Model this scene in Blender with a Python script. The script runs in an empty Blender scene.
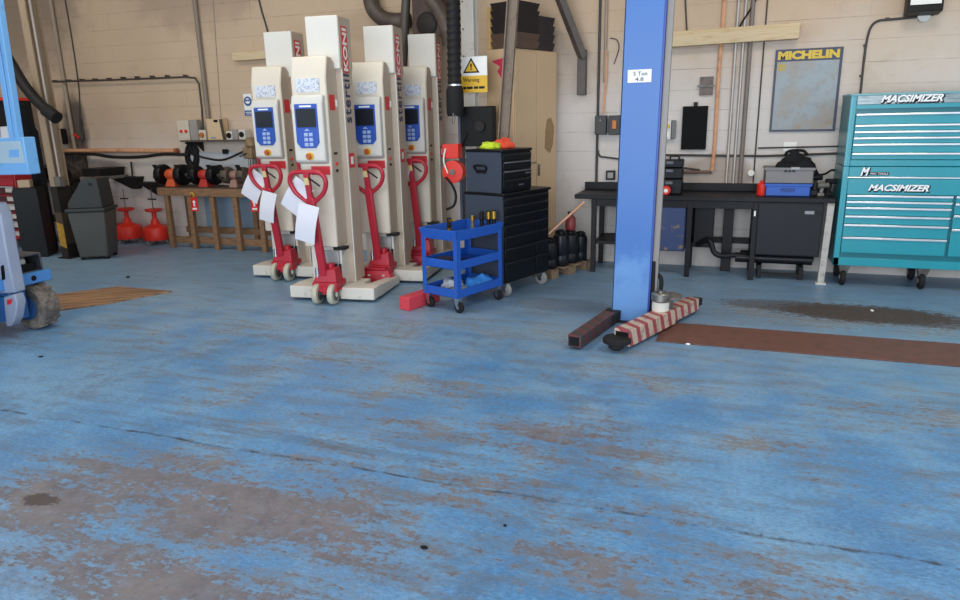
import bpy, bmesh, math, random
from mathutils import Vector, Matrix
random.seed(7)
C = bpy.context.scene.collection
S = bpy.context.scene
PI = math.pi

# ------------------------------------------------------------------ camera
F = 690.0; PITCH = math.radians(14.7); ROLL = math.radians(1.2); YAW = math.radians(19.8); EYE = 1.6
fw = Vector((-math.sin(YAW)*math.cos(PITCH), math.cos(YAW)*math.cos(PITCH), -math.sin(PITCH)))
r0 = Vector((math.cos(YAW), math.sin(YAW), 0)); u0 = r0.cross(fw)
rt = r0*math.cos(ROLL)-u0*math.sin(ROLL); up = u0*math.cos(ROLL)+r0*math.sin(ROLL)
def ray(x, y): return fw+rt*((x-480)/F)-up*((y-300)/F)
def g(x, y, z=0.0):
    d = ray(x, y); return Vector((0, 0, EYE))+d*((z-EYE)/d.z)
def w(x, y, Y):
    d = ray(x, y); return Vector((0, 0, EYE))+d*(Y/d.y)
cam = bpy.data.cameras.new('camera'); co = bpy.data.objects.new('camera', cam); C.objects.link(co)
cam.sensor_width = 36; cam.lens = F/960*36; cam.clip_start = 0.05
m = Matrix((rt, up, -fw)).transposed().to_4x4(); m.translation = (0, 0, EYE); co.matrix_world = m
S.camera = co

# ------------------------------------------------------------------ materials
def lin(h):
    h = h.lstrip('#'); v = [int(h[i:i+2], 16)/255 for i in (0, 2, 4)]
    return tuple(c/12.92 if c <= .04045 else ((c+.055)/1.055)**2.4 for c in v)+(1,)
MATS = {}
LEAN = Matrix.Shear('XY', 4, (0, 0)); LEAN[0][2] = .014
class NT:
    def __init__(s, name):
        s.m = bpy.data.materials.new(name); s.m.use_nodes = True
        s.t = s.m.node_tree; s.b = s.t.nodes['Principled BSDF']
    def n(s, typ, **kw):
        x = s.t.nodes.new(typ)
        for k, v in kw.items():
            if k.startswith('i_'): x.inputs[int(k[2:])].default_value = v
            else: setattr(x, k, v)
        return x
    def l(s, a, b): s.t.links.new(a, b)
    def noise(s, vec, scale, detail=4, rough=.55, dist=0):
        x = s.n('ShaderNodeTexNoise'); x.inputs['Scale'].default_value = scale; x.inputs['Detail'].default_value = detail
        x.inputs['Roughness'].default_value = rough; x.inputs['Distortion'].default_value = dist
        if vec is not None: s.l(vec, x.inputs['Vector'])
        return x.outputs['Fac']
    def ramp(s, v, a, b, lo=0, hi=1):
        x = s.n('ShaderNodeMapRange'); x.interpolation_type = 'SMOOTHSTEP'; s.l(v, x.inputs[0])
        for i, q in zip((1, 2, 3, 4), (a, b, lo, hi)): x.inputs[i].default_value = q
        return x.outputs[0]
    def mix(s, f, a, b, blend='MIX'):
        x = s.n('ShaderNodeMix', data_type='RGBA', blend_type=blend)
        for sock, v in ((x.inputs[0], f), (x.inputs[6], a), (x.inputs[7], b)):
            if hasattr(v, 'is_output'): s.l(v, sock)
            else: sock.default_value = v
        return x.outputs[2]
    def math(s, op, a, b=0.0, clamp=False):
        x = s.n('ShaderNodeMath', operation=op, use_clamp=clamp)
        for sock, v in ((x.inputs[0], a), (x.inputs[1], b)):
            if hasattr(v, 'is_output'): s.l(v, sock)
            else: sock.default_value = v
        return x.outputs[0]
    def bump(s, h, strength=.2, dist=.01):
        x = s.n('ShaderNodeBump'); x.inputs['Strength'].default_value = strength; x.inputs['Distance'].default_value = dist
        s.l(h, x.inputs['Height']); s.l(x.outputs[0], s.b.inputs['Normal'])
    def coord(s, scale=None):
        tc = s.n('ShaderNodeTexCoord'); o = tc.outputs['Object']
        if scale:
            mp = s.n('ShaderNodeMapping'); mp.inputs['Scale'].default_value = scale; s.l(o, mp.inputs[0]); o = mp.outputs[0]
        return o
def M(name, col, rough=.5, metal=0.0, col2=None, scale=9, lo=.45, hi=.7, var=.10, stretch=None, bump=.05, coat=0):
    """procedural paint / metal / rubber: base colour with slow variation and optional worn second colour"""
    if name in MATS: return MATS[name]
    t = NT(name); v = t.coord(stretch)
    c = lin(col); dark = tuple(q*(1-var*1.6) for q in c[:3])+(1,); lite = tuple(min(1, q*(1+var)) for q in c[:3])+(1,)
    out = t.mix(t.noise(v, scale*.5, 3), dark, lite)
    n2 = t.noise(v, scale*2.2, 8, .65)
    if col2: out = t.mix(t.ramp(n2, lo, hi), out, lin(col2))
    t.l(out, t.b.inputs['Base Color'])
    t.b.inputs['Roughness'].default_value = rough; t.b.inputs['Metallic'].default_value = metal
    if max(c[:3]) < .03: t.b.inputs['Specular IOR Level'].default_value = .28
    if coat: t.b.inputs['Coat Weight'].default_value = coat
    if bump: t.bump(n2, bump, .005)
    MATS[name] = t.m; return t.m

# ------------------------------------------------------------------ mesh builder
class MB:
    def __init__(s): s.v = []; s.f = []; s.T = Matrix.Identity(4)
    def add(s, vs, fs):
        o = len(s.v); s.v += [s.T @ Vector(p) for p in vs]; s.f += [tuple(i+o for i in f) for f in fs]; return s
    def box(s, x0, x1, y0, y1, z0, z1):
        return s.hexa([(x0,y0,z0),(x1,y0,z0),(x1,y1,z0),(x0,y1,z0)], [(x0,y0,z1),(x1,y0,z1),(x1,y1,z1),(x0,y1,z1)])
    def hexa(s, b, t):
        return s.add(list(b)+list(t), [(3,2,1,0),(4,5,6,7),(0,1,5,4),(1,2,6,5),(2,3,7,6),(3,0,4,7)])
    def cb(s, c, d): return s.box(c[0]-d[0]/2, c[0]+d[0]/2, c[1]-d[1]/2, c[1]+d[1]/2, c[2]-d[2]/2, c[2]+d[2]/2)
    def bar(s, p, q, wd, ht, upv=(0, 0, 1)):
        p = Vector(p); q = Vector(q); d = (q-p).normalized(); u = Vector(upv)
        if abs(d.dot(u)) > .98: u = Vector((0, 1, 0))
        sd = d.cross(u).normalized(); u = sd.cross(d)
        a = sd*(wd/2); b = u*(ht/2)
        return s.hexa([p-a-b, p+a-b, p+a+b, p-a+b], [q-a-b, q+a-b, q+a+b, q-a+b])
    def rings(s, rings, cap=True):
        n = len(rings[0]); vs = [p for r in rings for p in r]; fs = []
        for k in range(len(rings)-1):
            for i in range(n):
                j = (i+1) % n; fs.append((k*n+i, k*n+j, (k+1)*n+j, (k+1)*n+i))
        if cap: fs.append(tuple(range(n-1, -1, -1))); fs.append(tuple((len(rings)-1)*n+i for i in range(n)))
        return s.add(vs, fs)
    def cyl(s, p, q, r, r2=None, n=16):
        p = Vector(p); q = Vector(q); d = (q-p).normalized(); r2 = r if r2 is None else r2
        a = d.orthogonal().normalized(); b = d.cross(a)
        R = lambda c, rr: [c+(a*math.cos(2*PI*i/n)+b*math.sin(2*PI*i/n))*rr for i in range(n)]
        return s.rings([R(p, r), R(q, r2)])
    def lathe(s, prof, c=(0, 0, 0), ax='z', n=20):
        c = Vector(c); rr = []
        for r, h in prof:
            ring = []
            for i in range(n):
                a = 2*PI*i/n; x = r*math.cos(a); y = r*math.sin(a)
                ring.append(c+Vector({'z': (x, y, h), 'x': (h, x, y), 'y': (y, h, x)}[ax]))
            rr.append(ring)
        return s.rings(rr)
    def tube(s, pts, r, n=10, smooth=0):
        pts = [Vector(p) for p in pts]
        if smooth:
            out = []
            for i in range(len(pts)-1):
                p0 = pts[max(i-1, 0)]; p1 = pts[i]; p2 = pts[i+1]; p3 = pts[min(i+2, len(pts)-1)]
                for k in range(smooth):
                    t = k/smooth
                    out.append(.5*((2*p1)+(p2-p0)*t+(2*p0-5*p1+4*p2-p3)*t*t+(3*p1-p0-3*p2+p3)*t**3))
            pts = out+[pts[-1]]
        rr = []; a = None
        for i, p in enumerate(pts):
            d = (pts[min(i+1, len(pts)-1)]-pts[max(i-1, 0)]).normalized()
            if a is None: a = d.orthogonal().normalized()
            a = (a-d*a.dot(d)).normalized(); b = d.cross(a)
            q = r[i % len(r)] if isinstance(r, (list, tuple)) else r
            rr.append([p+(a*math.cos(2*PI*k/n)+b*math.sin(2*PI*k/n))*q for k in range(n)])
        return s.rings(rr)
    def prism(s, poly, a, b, ax='y'):
        f = {'y': lambda u, v, k: (u, k, v), 'x': lambda u, v, k: (k, u, v), 'z': lambda u, v, k: (u, v, k)}[ax]
        return s.rings([[f(u, v, a) for u, v in poly], [f(u, v, b) for u, v in poly]])
    def build(s, name, mat, parent=None, bevel=0, smooth=40, loc=None, rz=0):
        me = bpy.data.meshes.new(name); me.from_pydata([tuple(p) for p in s.v], [], s.f)
        bm = bmesh.new(); bm.from_mesh(me); bmesh.ops.recalc_face_normals(bm, faces=bm.faces)
        bm.to_mesh(me); bm.free()
        me.materials.append(mat)
        for p in me.polygons: p.use_smooth = True
        me.set_sharp_from_angle(angle=math.radians(smooth))
        o = bpy.data.objects.new(name, me); C.objects.link(o)
        if parent: o.parent = parent
        if loc is not None: o.location = loc; o.rotation_euler.z = rz
        if bevel:
            b = o.modifiers.new('bevel', 'BEVEL'); b.width = bevel; b.segments = 2; b.limit_method = 'ANGLE'; b.angle_limit = math.radians(40)
        return o
def tag(o, label, cat, group=None, kind=None):
    if label: o['label'] = label
    if cat: o['category'] = cat
    if group: o['group'] = group
    if kind: o['kind'] = kind
    return o
def thing(name, label, cat, loc=(0, 0, 0), rz=0, group=None):
    o = bpy.data.objects.new(name, None); C.objects.link(o); o.empty_display_size = .1
    o.location = loc; o.rotation_euler.z = rz
    return tag(o, label, cat, group)
def struct(name, mb, mat, **k):
    o = mb.build(name, mat, **k); o['kind'] = 'structure'; return o
def text(name, s, mat, parent, fn, width, height, bold=.0, shear=0, depth=.002, spacing=1):
    """lettering: flat text outlines turned into a thin solid; fn maps (u, v, k) to a point"""
    cu = bpy.data.curves.new(name, 'FONT'); cu.body = s; cu.size = 1; cu.offset = bold; cu.shear = shear; cu.extrude = .5
    cu.space_character = spacing; cu.resolution_u = 3
    o = bpy.data.objects.new(name, cu); C.objects.link(o)
    bpy.context.view_layer.update()
    me = bpy.data.meshes.new_from_object(o.evaluated_get(bpy.context.evaluated_depsgraph_get()))
    bpy.data.objects.remove(o)
    xs = [v.co.x for v in me.vertices]; ys = [v.co.y for v in me.vertices]
    x0, x1, y0, y1 = min(xs), max(xs), min(ys), max(ys)
    for v in me.vertices:
        v.co = fn((v.co.x-x0)/(x1-x0)*width, (v.co.y-y0)/(y1-y0)*height, v.co.z*depth)
    me.materials.clear(); me.materials.append(mat)
    bm = bmesh.new(); bm.from_mesh(me); bmesh.ops.recalc_face_normals(bm, faces=bm.faces); bm.to_mesh(me); bm.free()
    t = bpy.data.objects.new(name, me); C.objects.link(t)
    if parent: t.parent = parent
    return t
def front(x, y, z): return lambda u, v, k: Vector((x+u, y+k, z+v))          # reads from -Y
def crumple(center, size, seed, n=3):
    """a crumpled cloth lump resting on its base"""
    bm = bmesh.new(); bmesh.ops.create_icosphere(bm, subdivisions=n, radius=1)
    rnd = random.Random(seed); ph = [rnd.uniform(0, 6) for _ in range(6)]
    mb = MB(); vs = []
    for v in bm.verts:
        p = v.co; k = 1+.16*math.sin(5*p.x+ph[0])*math.sin(4*p.y+ph[1])+.1*math.sin(9*p.y+ph[2]+3*p.z)+.07*math.sin(13*p.x+ph[3])
        z = max(p.z*k, -.35)+.35
        vs.append((center[0]+p.x*k*size[0], center[1]+p.y*k*size[1], center[2]+z*size[2]/1.35))
    mb.add(vs, [tuple(v.index for v in f.verts) for f in bm.faces]); bm.free(); return mb

# ------------------------------------------------------------------ palette
white = M('white_paint', 'd2cfc7', .45, var=.04)
cream = M('cream_panel_paint', 'cfc0aa', .45, var=.05)
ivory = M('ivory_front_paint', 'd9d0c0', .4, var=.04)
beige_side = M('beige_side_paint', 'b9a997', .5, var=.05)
dirty_white = M('dirty_white_steel', 'd3cdc2', .5, col2='9b8f80', scale=5, lo=.58, hi=.78)
red = M('red_paint', 'b31f33', .4, col2='7c1a26', scale=6, lo=.6, hi=.8)
bright_red = M('bright_red_paint', 'e0301f', .45)
signred = M('sign_red', 'd4252c', .45)
signwhite = M('sign_white', 'eeece6', .5, var=.03)
paper = M('paper_white', 'dcdbe3', .85, var=.03)
black = M('black_plastic', '0c0c0e', .45)
rubber = M('black_rubber', '1d1c1d', .75)
blacksteel = M('black_steel', '0d0e12', .35, var=.15)
chestside = M('charcoal_side_panel', '39414f', .45)
chrome = M('chrome', 'cfd3d6', .22, 1)
steel = M('bare_steel', '8d8b86', .4, .8, col2='6a625a', scale=8)
greysteel = M('grey_steel', '77736d', .5, .3, col2='5a5148', scale=6)
darksteel = M('dark_brown_steel', '2a2422', .6, .2, col2='463830', scale=6, lo=.55, hi=.75)
cartblue = M('cart_blue_paint', '1f55b0', .38, var=.08)
postblue = M('lift_post_blue_paint', '2f68ae', .38, col2='76a4da', scale=1.3, lo=.58, hi=.80, var=.10)
postdark = M('lift_post_inside', '1a2350', .5)
liftblue = M('access_lift_blue_paint', '6ea6d8', .45, col2='4d7fb2', scale=4, lo=.55, hi=.8)
liftgrey = M('access_lift_grey_cover', '8f98ac', .5)
liftwhite = M('access_lift_pale_panel', '9fb6c4', .4)
teal = M('teal_paint', '1e93a2', .28, var=.06, coat=.3)
tealdark = M('teal_frame_paint', '13707c', .3, var=.06)
timber = M('bench_timber', '8d6a4b', .7, col2='6b4c35', scale=4, stretch=(1, 8, 8), lo=.45, hi=.65)
paletimber = M('pale_timber', 'd2bc96', .7, col2='bda27a', scale=4, stretch=(.6, 8, 8), lo=.5, hi=.7)
palletwood = M('pallet_timber', '8a735c', .8, col2='5e4a38', scale=5, stretch=(8, 1, 8))
copper = M('copper_pipe_metal', 'dca27a', .55, .0, col2='b97f5c', scale=5)
hosemat = M('ribbed_hose_rubber', '1b1919', .6)
ductmat = M('brown_duct', '4a3d35', .55, col2='5f5148', scale=3)
hazard = M('hazard_yellow_paint', 'b98a2c', .5, col2='6b5524', scale=10)
tan = M('tan_cabinet_paint', 'd0b08a', .5, col2='bb9d76', scale=3, lo=.58, hi=.8)
binmat = M('grey_bin_plastic', '4e4f4b', .55, var=.08)
bindark = M('dark_grey_bin_plastic', '303332', .55)
glass = M('screen_dark', '20242c', .2)
panelblue = M('panel_blue', '1f4fae', .35)
safeblue = M('sign_blue', '1c4f94', .45)
yellow = M('sign_yellow', 'e0b024', .5)
brass = M('brass', 'a88433', .35, .8)
hiyellow = M('fluorescent_yellow_cloth', 'c3d82c', .8)
hiorange = M('fluorescent_orange_cloth', 'd9492e', .8)
bluecloth = M('blue_cloth', '2f7fd0', .8)
whitecloth = M('white_cloth', 'c9ced4', .8)
navy = M('letter_navy', '20264f', .5)
greycrate = M('grey_crate_plastic', '7f7c7c', .6, scale=30)
bluecrate = M('blue_crate_plastic', '2459b5', .5)
bluesteel = M('worn_blue_cabinet_steel', '2a3c68', .5, col2='84684a', scale=5, lo=.56, hi=.68)
charcoal = M('charcoal_cabinet_steel', '1c1e23', .5)
letterw = M('letter_white', 'f2f2f2', .35, var=.02)
lettery = M('letter_yellow', 'd8b52c', .45)

# ------------------------------------------------------------------ floor and wall materials
WY = 7.75
def floor_material():
    t = NT('worn_blue_floor_paint'); p = t.coord()
    tc = t.n('ShaderNodeSeparateXYZ'); t.l(p, tc.inputs[0]); X, Y = tc.outputs[0], tc.outputs[1]
    n0 = t.noise(p, .55, 4, .6); n1 = t.noise(p, 2.3, 6, .62); n2 = t.noise(p, 9, 8, .7); n3 = t.noise(p, 38, 6, .7)
    st = t.noise(t.coord((.9, 5, 1)), 2.0, 7, .65)                              # mopped streaks along X
    # bare blue paint, three tones
    c = t.mix(t.ramp(n1, .35, .68), lin('4d88bd'), lin('6ea8d6'))
    c = t.mix(t.ramp(st, .42, .70), c, lin('4c7ca8'))
    c = t.mix(t.math('MULTIPLY', t.ramp(n0, .46, .70), .6), c, lin('86aecb'))
    c = t.mix(t.math('MULTIPLY', t.ramp(n2, .5, .75), .35), c, lin('35659c'))
    g1 = t.noise(t.coord((.6, 1.4, 1)), 60, 5, .75); g2 = t.noise(t.coord((1, 1, 1)), 150, 3, .7)
    c = t.mix(t.math('MULTIPLY', t.ramp(g1, .50, .62), .50), c, lin('355c82'))
    c = t.mix(t.math('MULTIPLY', t.ramp(g1, .46, .36), .40), c, lin('92bbdc'))
    c = t.mix(t.math('MULTIPLY', t.ramp(g2, .56, .66), .45), c, lin('2d4a6c'))
    # wear weight: where traffic has taken the paint off
    blobs = [(250,510,.75,.30,.34),(150,480,.6,.3,.30),(60,500,.5,.3,.30),(330,545,.5,.25,.26),(560,440,.5,.35,.26),(565,560,.45,.2,.22),
             (480,495,.45,.25,.20),(640,520,.4,.2,.16),(400,425,.8,.4,.16),(880,480,.35,.3,.14),(300,375,1.0,.5,.08),(900,410,.6,.35,.19),(790,445,.4,.25,.17),
             (150,580,.8,.2,.32),(760,590,.6,.2,.20),(640,380,.5,.3,.16),(700,560,.4,.15,.2),(480,330,1.6,.6,.14),(330,365,.9,.45,.17),(430,385,.7,.3,.17),(620,350,.6,.3,.13),(250,395,.7,.3,.13),(330,480,.5,.25,.22),(840,318,1.0,.35,.30),(200,330,1.5,.8,.12)]
    W = None
    for x, y, rx, ry, k in blobs:
        q = g(x, y)
        a = t.math('POWER', t.math('DIVIDE', t.math('SUBTRACT', X, q.x), rx), 2); b = t.math('POWER', t.math('DIVIDE', t.math('SUBTRACT', Y, q.y), ry), 2)
        e = t.math('MULTIPLY', t.math('EXPONENT', t.math('MULTIPLY', t.math('ADD', a, b), -.7)), k)
        W = e if W is None else t.math('MAXIMUM', W, e)
    n4 = t.noise(t.coord((.75, 1.5, 1)), 21, 10, .78)                              # flakes, longer along X
    h = t.math('ADD', t.math('MULTIPLY', n1, .45), t.math('ADD', t.math('MULTIPLY', n4, 1.0), t.math('MULTIPLY', n3, .35)))
    h = t.math('ADD', h, t.math('MULTIPLY', t.math('SUBTRACT', st, .5), .55))
    h = t.math('ADD', h, t.math('MULTIPLY', W, .95))
    worn = t.ramp(h, 1.09, 1.13)
    scuff = t.ramp(h, .92, 1.12)
    conc = t.mix(t.ramp(n2, .35, .7), lin('675f63'), lin('80777a'))
    conc = t.mix(t.ramp(n3, .5, .75), conc, lin('4d4a50'))
    conc = t.mix(t.math('MULTIPLY', t.ramp(n1, .5, .68), .5), conc, lin('8a8078'))
    c = t.mix(t.math('MULTIPLY', scuff, .55), c, lin('71808f'))
    c = t.mix(t.math('MULTIPLY', worn, .92), c, conc)
    far_sheen = t.math('MULTIPLY', t.ramp(t.math('ADD', Y, t.math('MULTIPLY', t.math('SUBTRACT', n1, .5), 5)), 3.0, 5.6), .50)   # far half greyed: the floor's grazing reflection painted into its colour
    c = t.mix(far_sheen, c, lin('8797a0'))
    c = t.mix(t.math('MULTIPLY', t.ramp(t.math('ADD', st, t.math('MULTIPLY', t.math('SUBTRACT', n2, .5), .6)), .52, .68), .35), c, lin('6a7886'))
    stain = None
    # grease stains with shapes of their own
    for x, y, rx, ry, k in [(868,314,.75,.30,1.0),(790,306,.6,.2,.7),(40,500,.10,.05,.8),(935,322,.4,.2,.6),(560,305,.5,.25,.35),(300,440,.9,.05,.3)]:
        q = g(x, y)
        a = t.math('POWER', t.math('DIVIDE', t.math('SUBTRACT', X, q.x), rx), 2); b = t.math('POWER', t.math('DIVIDE', t.math('SUBTRACT', Y, q.y), ry), 2)
        e = t.math('EXPONENT', t.math('MULTIPLY', t.math('ADD', a, b), -.8))
        e = t.ramp(t.math('ADD', e, t.math('MULTIPLY', t.math('SUBTRACT', n4, .5), 1.6)), .40, .62)
        c = t.mix(t.math('MULTIPLY', e, k), c, lin('453a33')); stain = e if stain is None else t.math('MAXIMUM', stain, e)
    # construction joints in the slab
    wob = t.math('MULTIPLY', t.math('SUBTRACT', n1, .5), .10)
    for sock, at in ((Y, 2.6),):
        d = t.math('ABSOLUTE', t.math('SUBTRACT', t.math('ADD', sock, wob), at))
        j = t.ramp(t.math('ADD', d, t.math('MULTIPLY', t.math('SUBTRACT', n4, .5), .05)), .002, .016, 1, 0); j = t.math('MULTIPLY', j, t.ramp(n2, .40, .60))
        c = t.mix(t.math('MULTIPLY', j, .9), c, lin('2c323a'))
    # sweeping tyre scrubs
    q = g(300, 420); dv = t.math('SQRT', t.math('ADD', t.math('POWER', t.math('SUBTRACT', X, q.x), 2), t.math('POWER', t.math('SUBTRACT', Y, q.y), 2)))
    for rad in (1.55, 1.75):
        a = t.ramp(t.math('ABSOLUTE', t.math('SUBTRACT', dv, rad)), .02, .12, 1, 0)
        c = t.mix(t.math('MULTIPLY', t.math('MULTIPLY', a, .32), t.ramp(n2, .4, .6)), c, lin('4b5d74'))
    t.l(c, t.b.inputs['Base Color'])
    r = t.math('ADD', t.math('MULTIPLY', worn, .25), t.math('ADD', .30, t.math('MULTIPLY', n2, .22)))
    t.l(t.math('ADD', r, t.math('MULTIPLY', stain, .35)), t.b.inputs['Roughness'])
    t.b.inputs['Specular IOR Level'].default_value = .7
    t.bump(t.math('SUBTRACT', t.math('MULTIPLY', n3, .3), worn), .25, .004)
    return t.m
def wall_material():
    t = NT('painted_blockwork'); tc = t.n('ShaderNodeTexCoord'); sep = t.n('ShaderNodeSeparateXYZ'); t.l(tc.outputs['Object'], sep.inputs[0])
    cmb = t.n('ShaderNodeCombineXYZ'); t.l(sep.outputs[0], cmb.inputs[0]); t.l(sep.outputs[2], cmb.inputs[1])
    p = tc.outputs['Object']; big = t.noise(p, .7, 4, .55); mid = t.noise(p, 3.2, 6, .6); fine = t.noise(p, 30, 5, .6)
    br = t.n('ShaderNodeTexBrick'); t.l(cmb.outputs[0], br.inputs['Vector'])
    br.inputs['Scale'].default_value = 1; br.inputs['Brick Width'].default_value = 2.3; br.inputs['Row Height'].default_value = .205
    br.inputs['Mortar Size'].default_value = .004; br.inputs['Mortar Smooth'].default_value = .6; br.inputs['Bias'].default_value = 0
    br.inputs['Color1'].default_value = (1, 1, 1, 1); br.inputs['Color2'].default_value = (.88, .88, .88, 1); br.inputs['Mortar'].default_value = (0, 0, 0, 1)
    # warm cream tone above, off-white tone below, ragged overlap
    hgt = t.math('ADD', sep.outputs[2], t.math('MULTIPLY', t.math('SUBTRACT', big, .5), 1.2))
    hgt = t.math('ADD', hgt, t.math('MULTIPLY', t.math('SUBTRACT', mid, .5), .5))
    hgt = t.math('ADD', hgt, t.ramp(sep.outputs[0], -3.0, -8.0, 0, .9))            # the cream tone comes lower down at the grinder end
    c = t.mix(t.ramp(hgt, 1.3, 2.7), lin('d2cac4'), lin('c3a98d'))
    c = t.mix(t.math('MULTIPLY', t.ramp(mid, .52, .78), .35), c, lin('a8917a'))
    c = t.mix(t.math('MULTIPLY', t.ramp(fine, .62, .75), .25), c, lin('8d7e70'))
    c = t.mix(.06, c, br.outputs['Color'], 'MULTIPLY')
    mort = t.math('MULTIPLY', br.outputs['Fac'], t.ramp(t.noise(p, 2.2, 5, .65), .45, .62))
    c = t.mix(t.math('MULTIPLY', mort, .55), c, lin('7d6e62'))
    # brick left bare where the plaster has gone behind the steel bench
    q = (-.12, .98)
    a = t.math('ADD', t.math('POWER', t.math('DIVIDE', t.math('SUBTRACT', sep.outputs[0], q[0]), .42), 2), t.math('POWER', t.math('DIVIDE', t.math('SUBTRACT', sep.outputs[2], q[1]), .24), 2))
    e = t.ramp(t.math('ADD', a, t.math('MULTIPLY', t.math('SUBTRACT', mid, .5), 1.2)), .5, 1.1, 1, 0)
    c = t.mix(t.math('MULTIPLY', e, .6), c, lin('8f7661'))
    # soot smudges by the old pipework; high ones paint shade on the upper-left wall
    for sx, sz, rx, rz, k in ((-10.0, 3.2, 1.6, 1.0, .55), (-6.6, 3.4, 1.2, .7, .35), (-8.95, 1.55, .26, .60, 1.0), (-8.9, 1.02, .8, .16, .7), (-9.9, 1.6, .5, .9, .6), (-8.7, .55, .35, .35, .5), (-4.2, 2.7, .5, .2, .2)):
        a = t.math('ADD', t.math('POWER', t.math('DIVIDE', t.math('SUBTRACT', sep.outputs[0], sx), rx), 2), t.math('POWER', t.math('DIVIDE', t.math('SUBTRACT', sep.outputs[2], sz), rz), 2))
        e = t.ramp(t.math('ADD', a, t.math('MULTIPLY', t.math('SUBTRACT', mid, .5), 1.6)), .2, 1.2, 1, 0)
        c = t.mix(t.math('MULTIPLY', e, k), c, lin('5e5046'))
    t.l(c, t.b.inputs['Base Color']); t.b.inputs['Roughness'].default_value = .7
    t.bump(t.math('SUBTRACT', t.math('MULTIPLY', fine, .3), t.math('MULTIPLY', br.outputs['Fac'], .6)), .4, .012)
    return t.m
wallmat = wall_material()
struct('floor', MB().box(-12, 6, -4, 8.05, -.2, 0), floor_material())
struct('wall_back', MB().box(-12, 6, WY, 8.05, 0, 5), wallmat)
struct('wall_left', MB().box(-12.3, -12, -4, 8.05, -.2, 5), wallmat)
struct('ceiling', MB().box(-12.3, 6, -4, 8.05, 5, 5.2), M('roof_sheet', '8a7f74', .7))

# ------------------------------------------------------------------ pipes and cables on the wall
def solo(name, mb, mat, label, cat, group=None, bevel=0, smooth=40, loc=None, rz=0):
    return tag(mb.build(name, mat, None, bevel, smooth, loc, rz), label, cat, group)
def wall_tube(pts, r, Y=None, smooth=0, n=10):
    Y = WY-r-.001 if Y is None else Y
    return MB().tube([w(x, y, Y) for x, y in pts], r, n, smooth)
def vline(px, py, z0, z1, r, Y=None):
    Y = WY-r-.001 if Y is None else Y
    q = w(px, py, Y); return MB().cyl((q.x, Y, z0), (q.x, Y, z1), r, n=10)
greypipe = M('painted_pipe', 'a08d7a', .55); darkpipe = M('dark_conduit', '3d3733', .55); cablem = M('black_cable', '1f1d1d', .6)
solo('downpipe', vline(62, 70, 1.2, 4.9, .028), greypipe, 'buff painted pipe rising up the wall just right of the hazard-striped stanchion', 'pipe')
solo('electric_cable', MB().tube([w(65, 0, WY-.01), w(72, 40, WY-.01), w(79, 90, WY-.01), w(80, 125, WY-.01), w(84, 140, WY-.01)], .009, 6, 4), darkpipe, 'thin dark cable dropping down the wall above the dark grey bin', 'cable')
t = thing('conduit', 'dark conduit with clips running level across the wall and bending down to the grinder shelf', 'conduit')
wall_tube([(44,82),(110,80),(185,77),(195,78),(199,84),(202,110),(203,131)], .013, WY-.078).build('pipe', darkpipe, t)
b = MB()
for x, y in [(58,82),(72,81.5),(85,81),(98,80.6),(112,80),(126,79),(140,78.4),(155,77.8),(170,77.3),(188,77)]:
    q = w(x, y, WY); b.cb((q.x, WY-.045, q.z+.01), (.012, .085, .03))
b.build('clip', darkpipe, t)
solo('conduit', vline(201, 55, 1.55, 4.9, .03), M('grey_wall_pipe', '857769', .5), 'grey pipe running up the wall above the grinder shelf', 'pipe')
solo('electric_cable', MB().tube([w(257, -8, WY-.01), w(262, 12, WY-.01), w(268, 33, WY-.01), w(272, 60, WY-.01)], .011, 6, 4), darkpipe, 'dark cable coming down the wall behind the leftmost lifting column', 'cable')
solo('electric_cable', MB().tube([w(213, 0, WY-.005), w(217, 60, WY-.005), w(221, 119, WY-.005), w(221, 121, WY-.04)], .006, 6, 4), greypipe, 'thin buff cable dropping to the beige box on the grinder shelf', 'cable')
t = thing('copper_pipe', 'fat copper pipe running level along the wall above the red oil drainers', 'pipe')
wall_tube([(55,151),(120,150.5),(176,151)], .030).build('pipe', copper, t)
q = w(177, 151, WY-.034); MB().lathe([(.038, 0), (.038, .05)], (q.x-.03, WY-.038, q.z), 'x').build('end_cap', M('worn_copper', 'a0593a', .5), t)
solo('cable_bundle', wall_tube([(48,154),(90,154),(112,157),(140,157),(165,154),(189,155)], .022, WY-.10, smooth=5), cablem, 'thick black cable sagging along the wall under the copper pipe', 'cable')
solo('cable_bundle', MB().tube([w(190,153,WY-.03), w(205,158,WY-.09), w(222,160,WY-.12), w(238,154,WY-.1), w(248,149,WY-.03)], .014, 8, 5), cablem, 'black cable looping across the white board behind the bench grinders', 'cable')
t = thing('lever_valve', 'small red lever valve on a drop pipe above the copper pipe', 'valve')
q = w(79, 138, WY-.043)
MB().tube([q+Vector((.06, .03, .28)), q+Vector((.06, .03, .0)), q+Vector((.0, .03, -.04)), q+Vector((.02, .03, -.09))], .012, 8, 4).build('pipe', darkpipe, t)
MB().bar(q+Vector((-.09, 0, .06)), q+Vector((0, 0, 0)), .02, .025).build('lever', bright_red, t)

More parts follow.
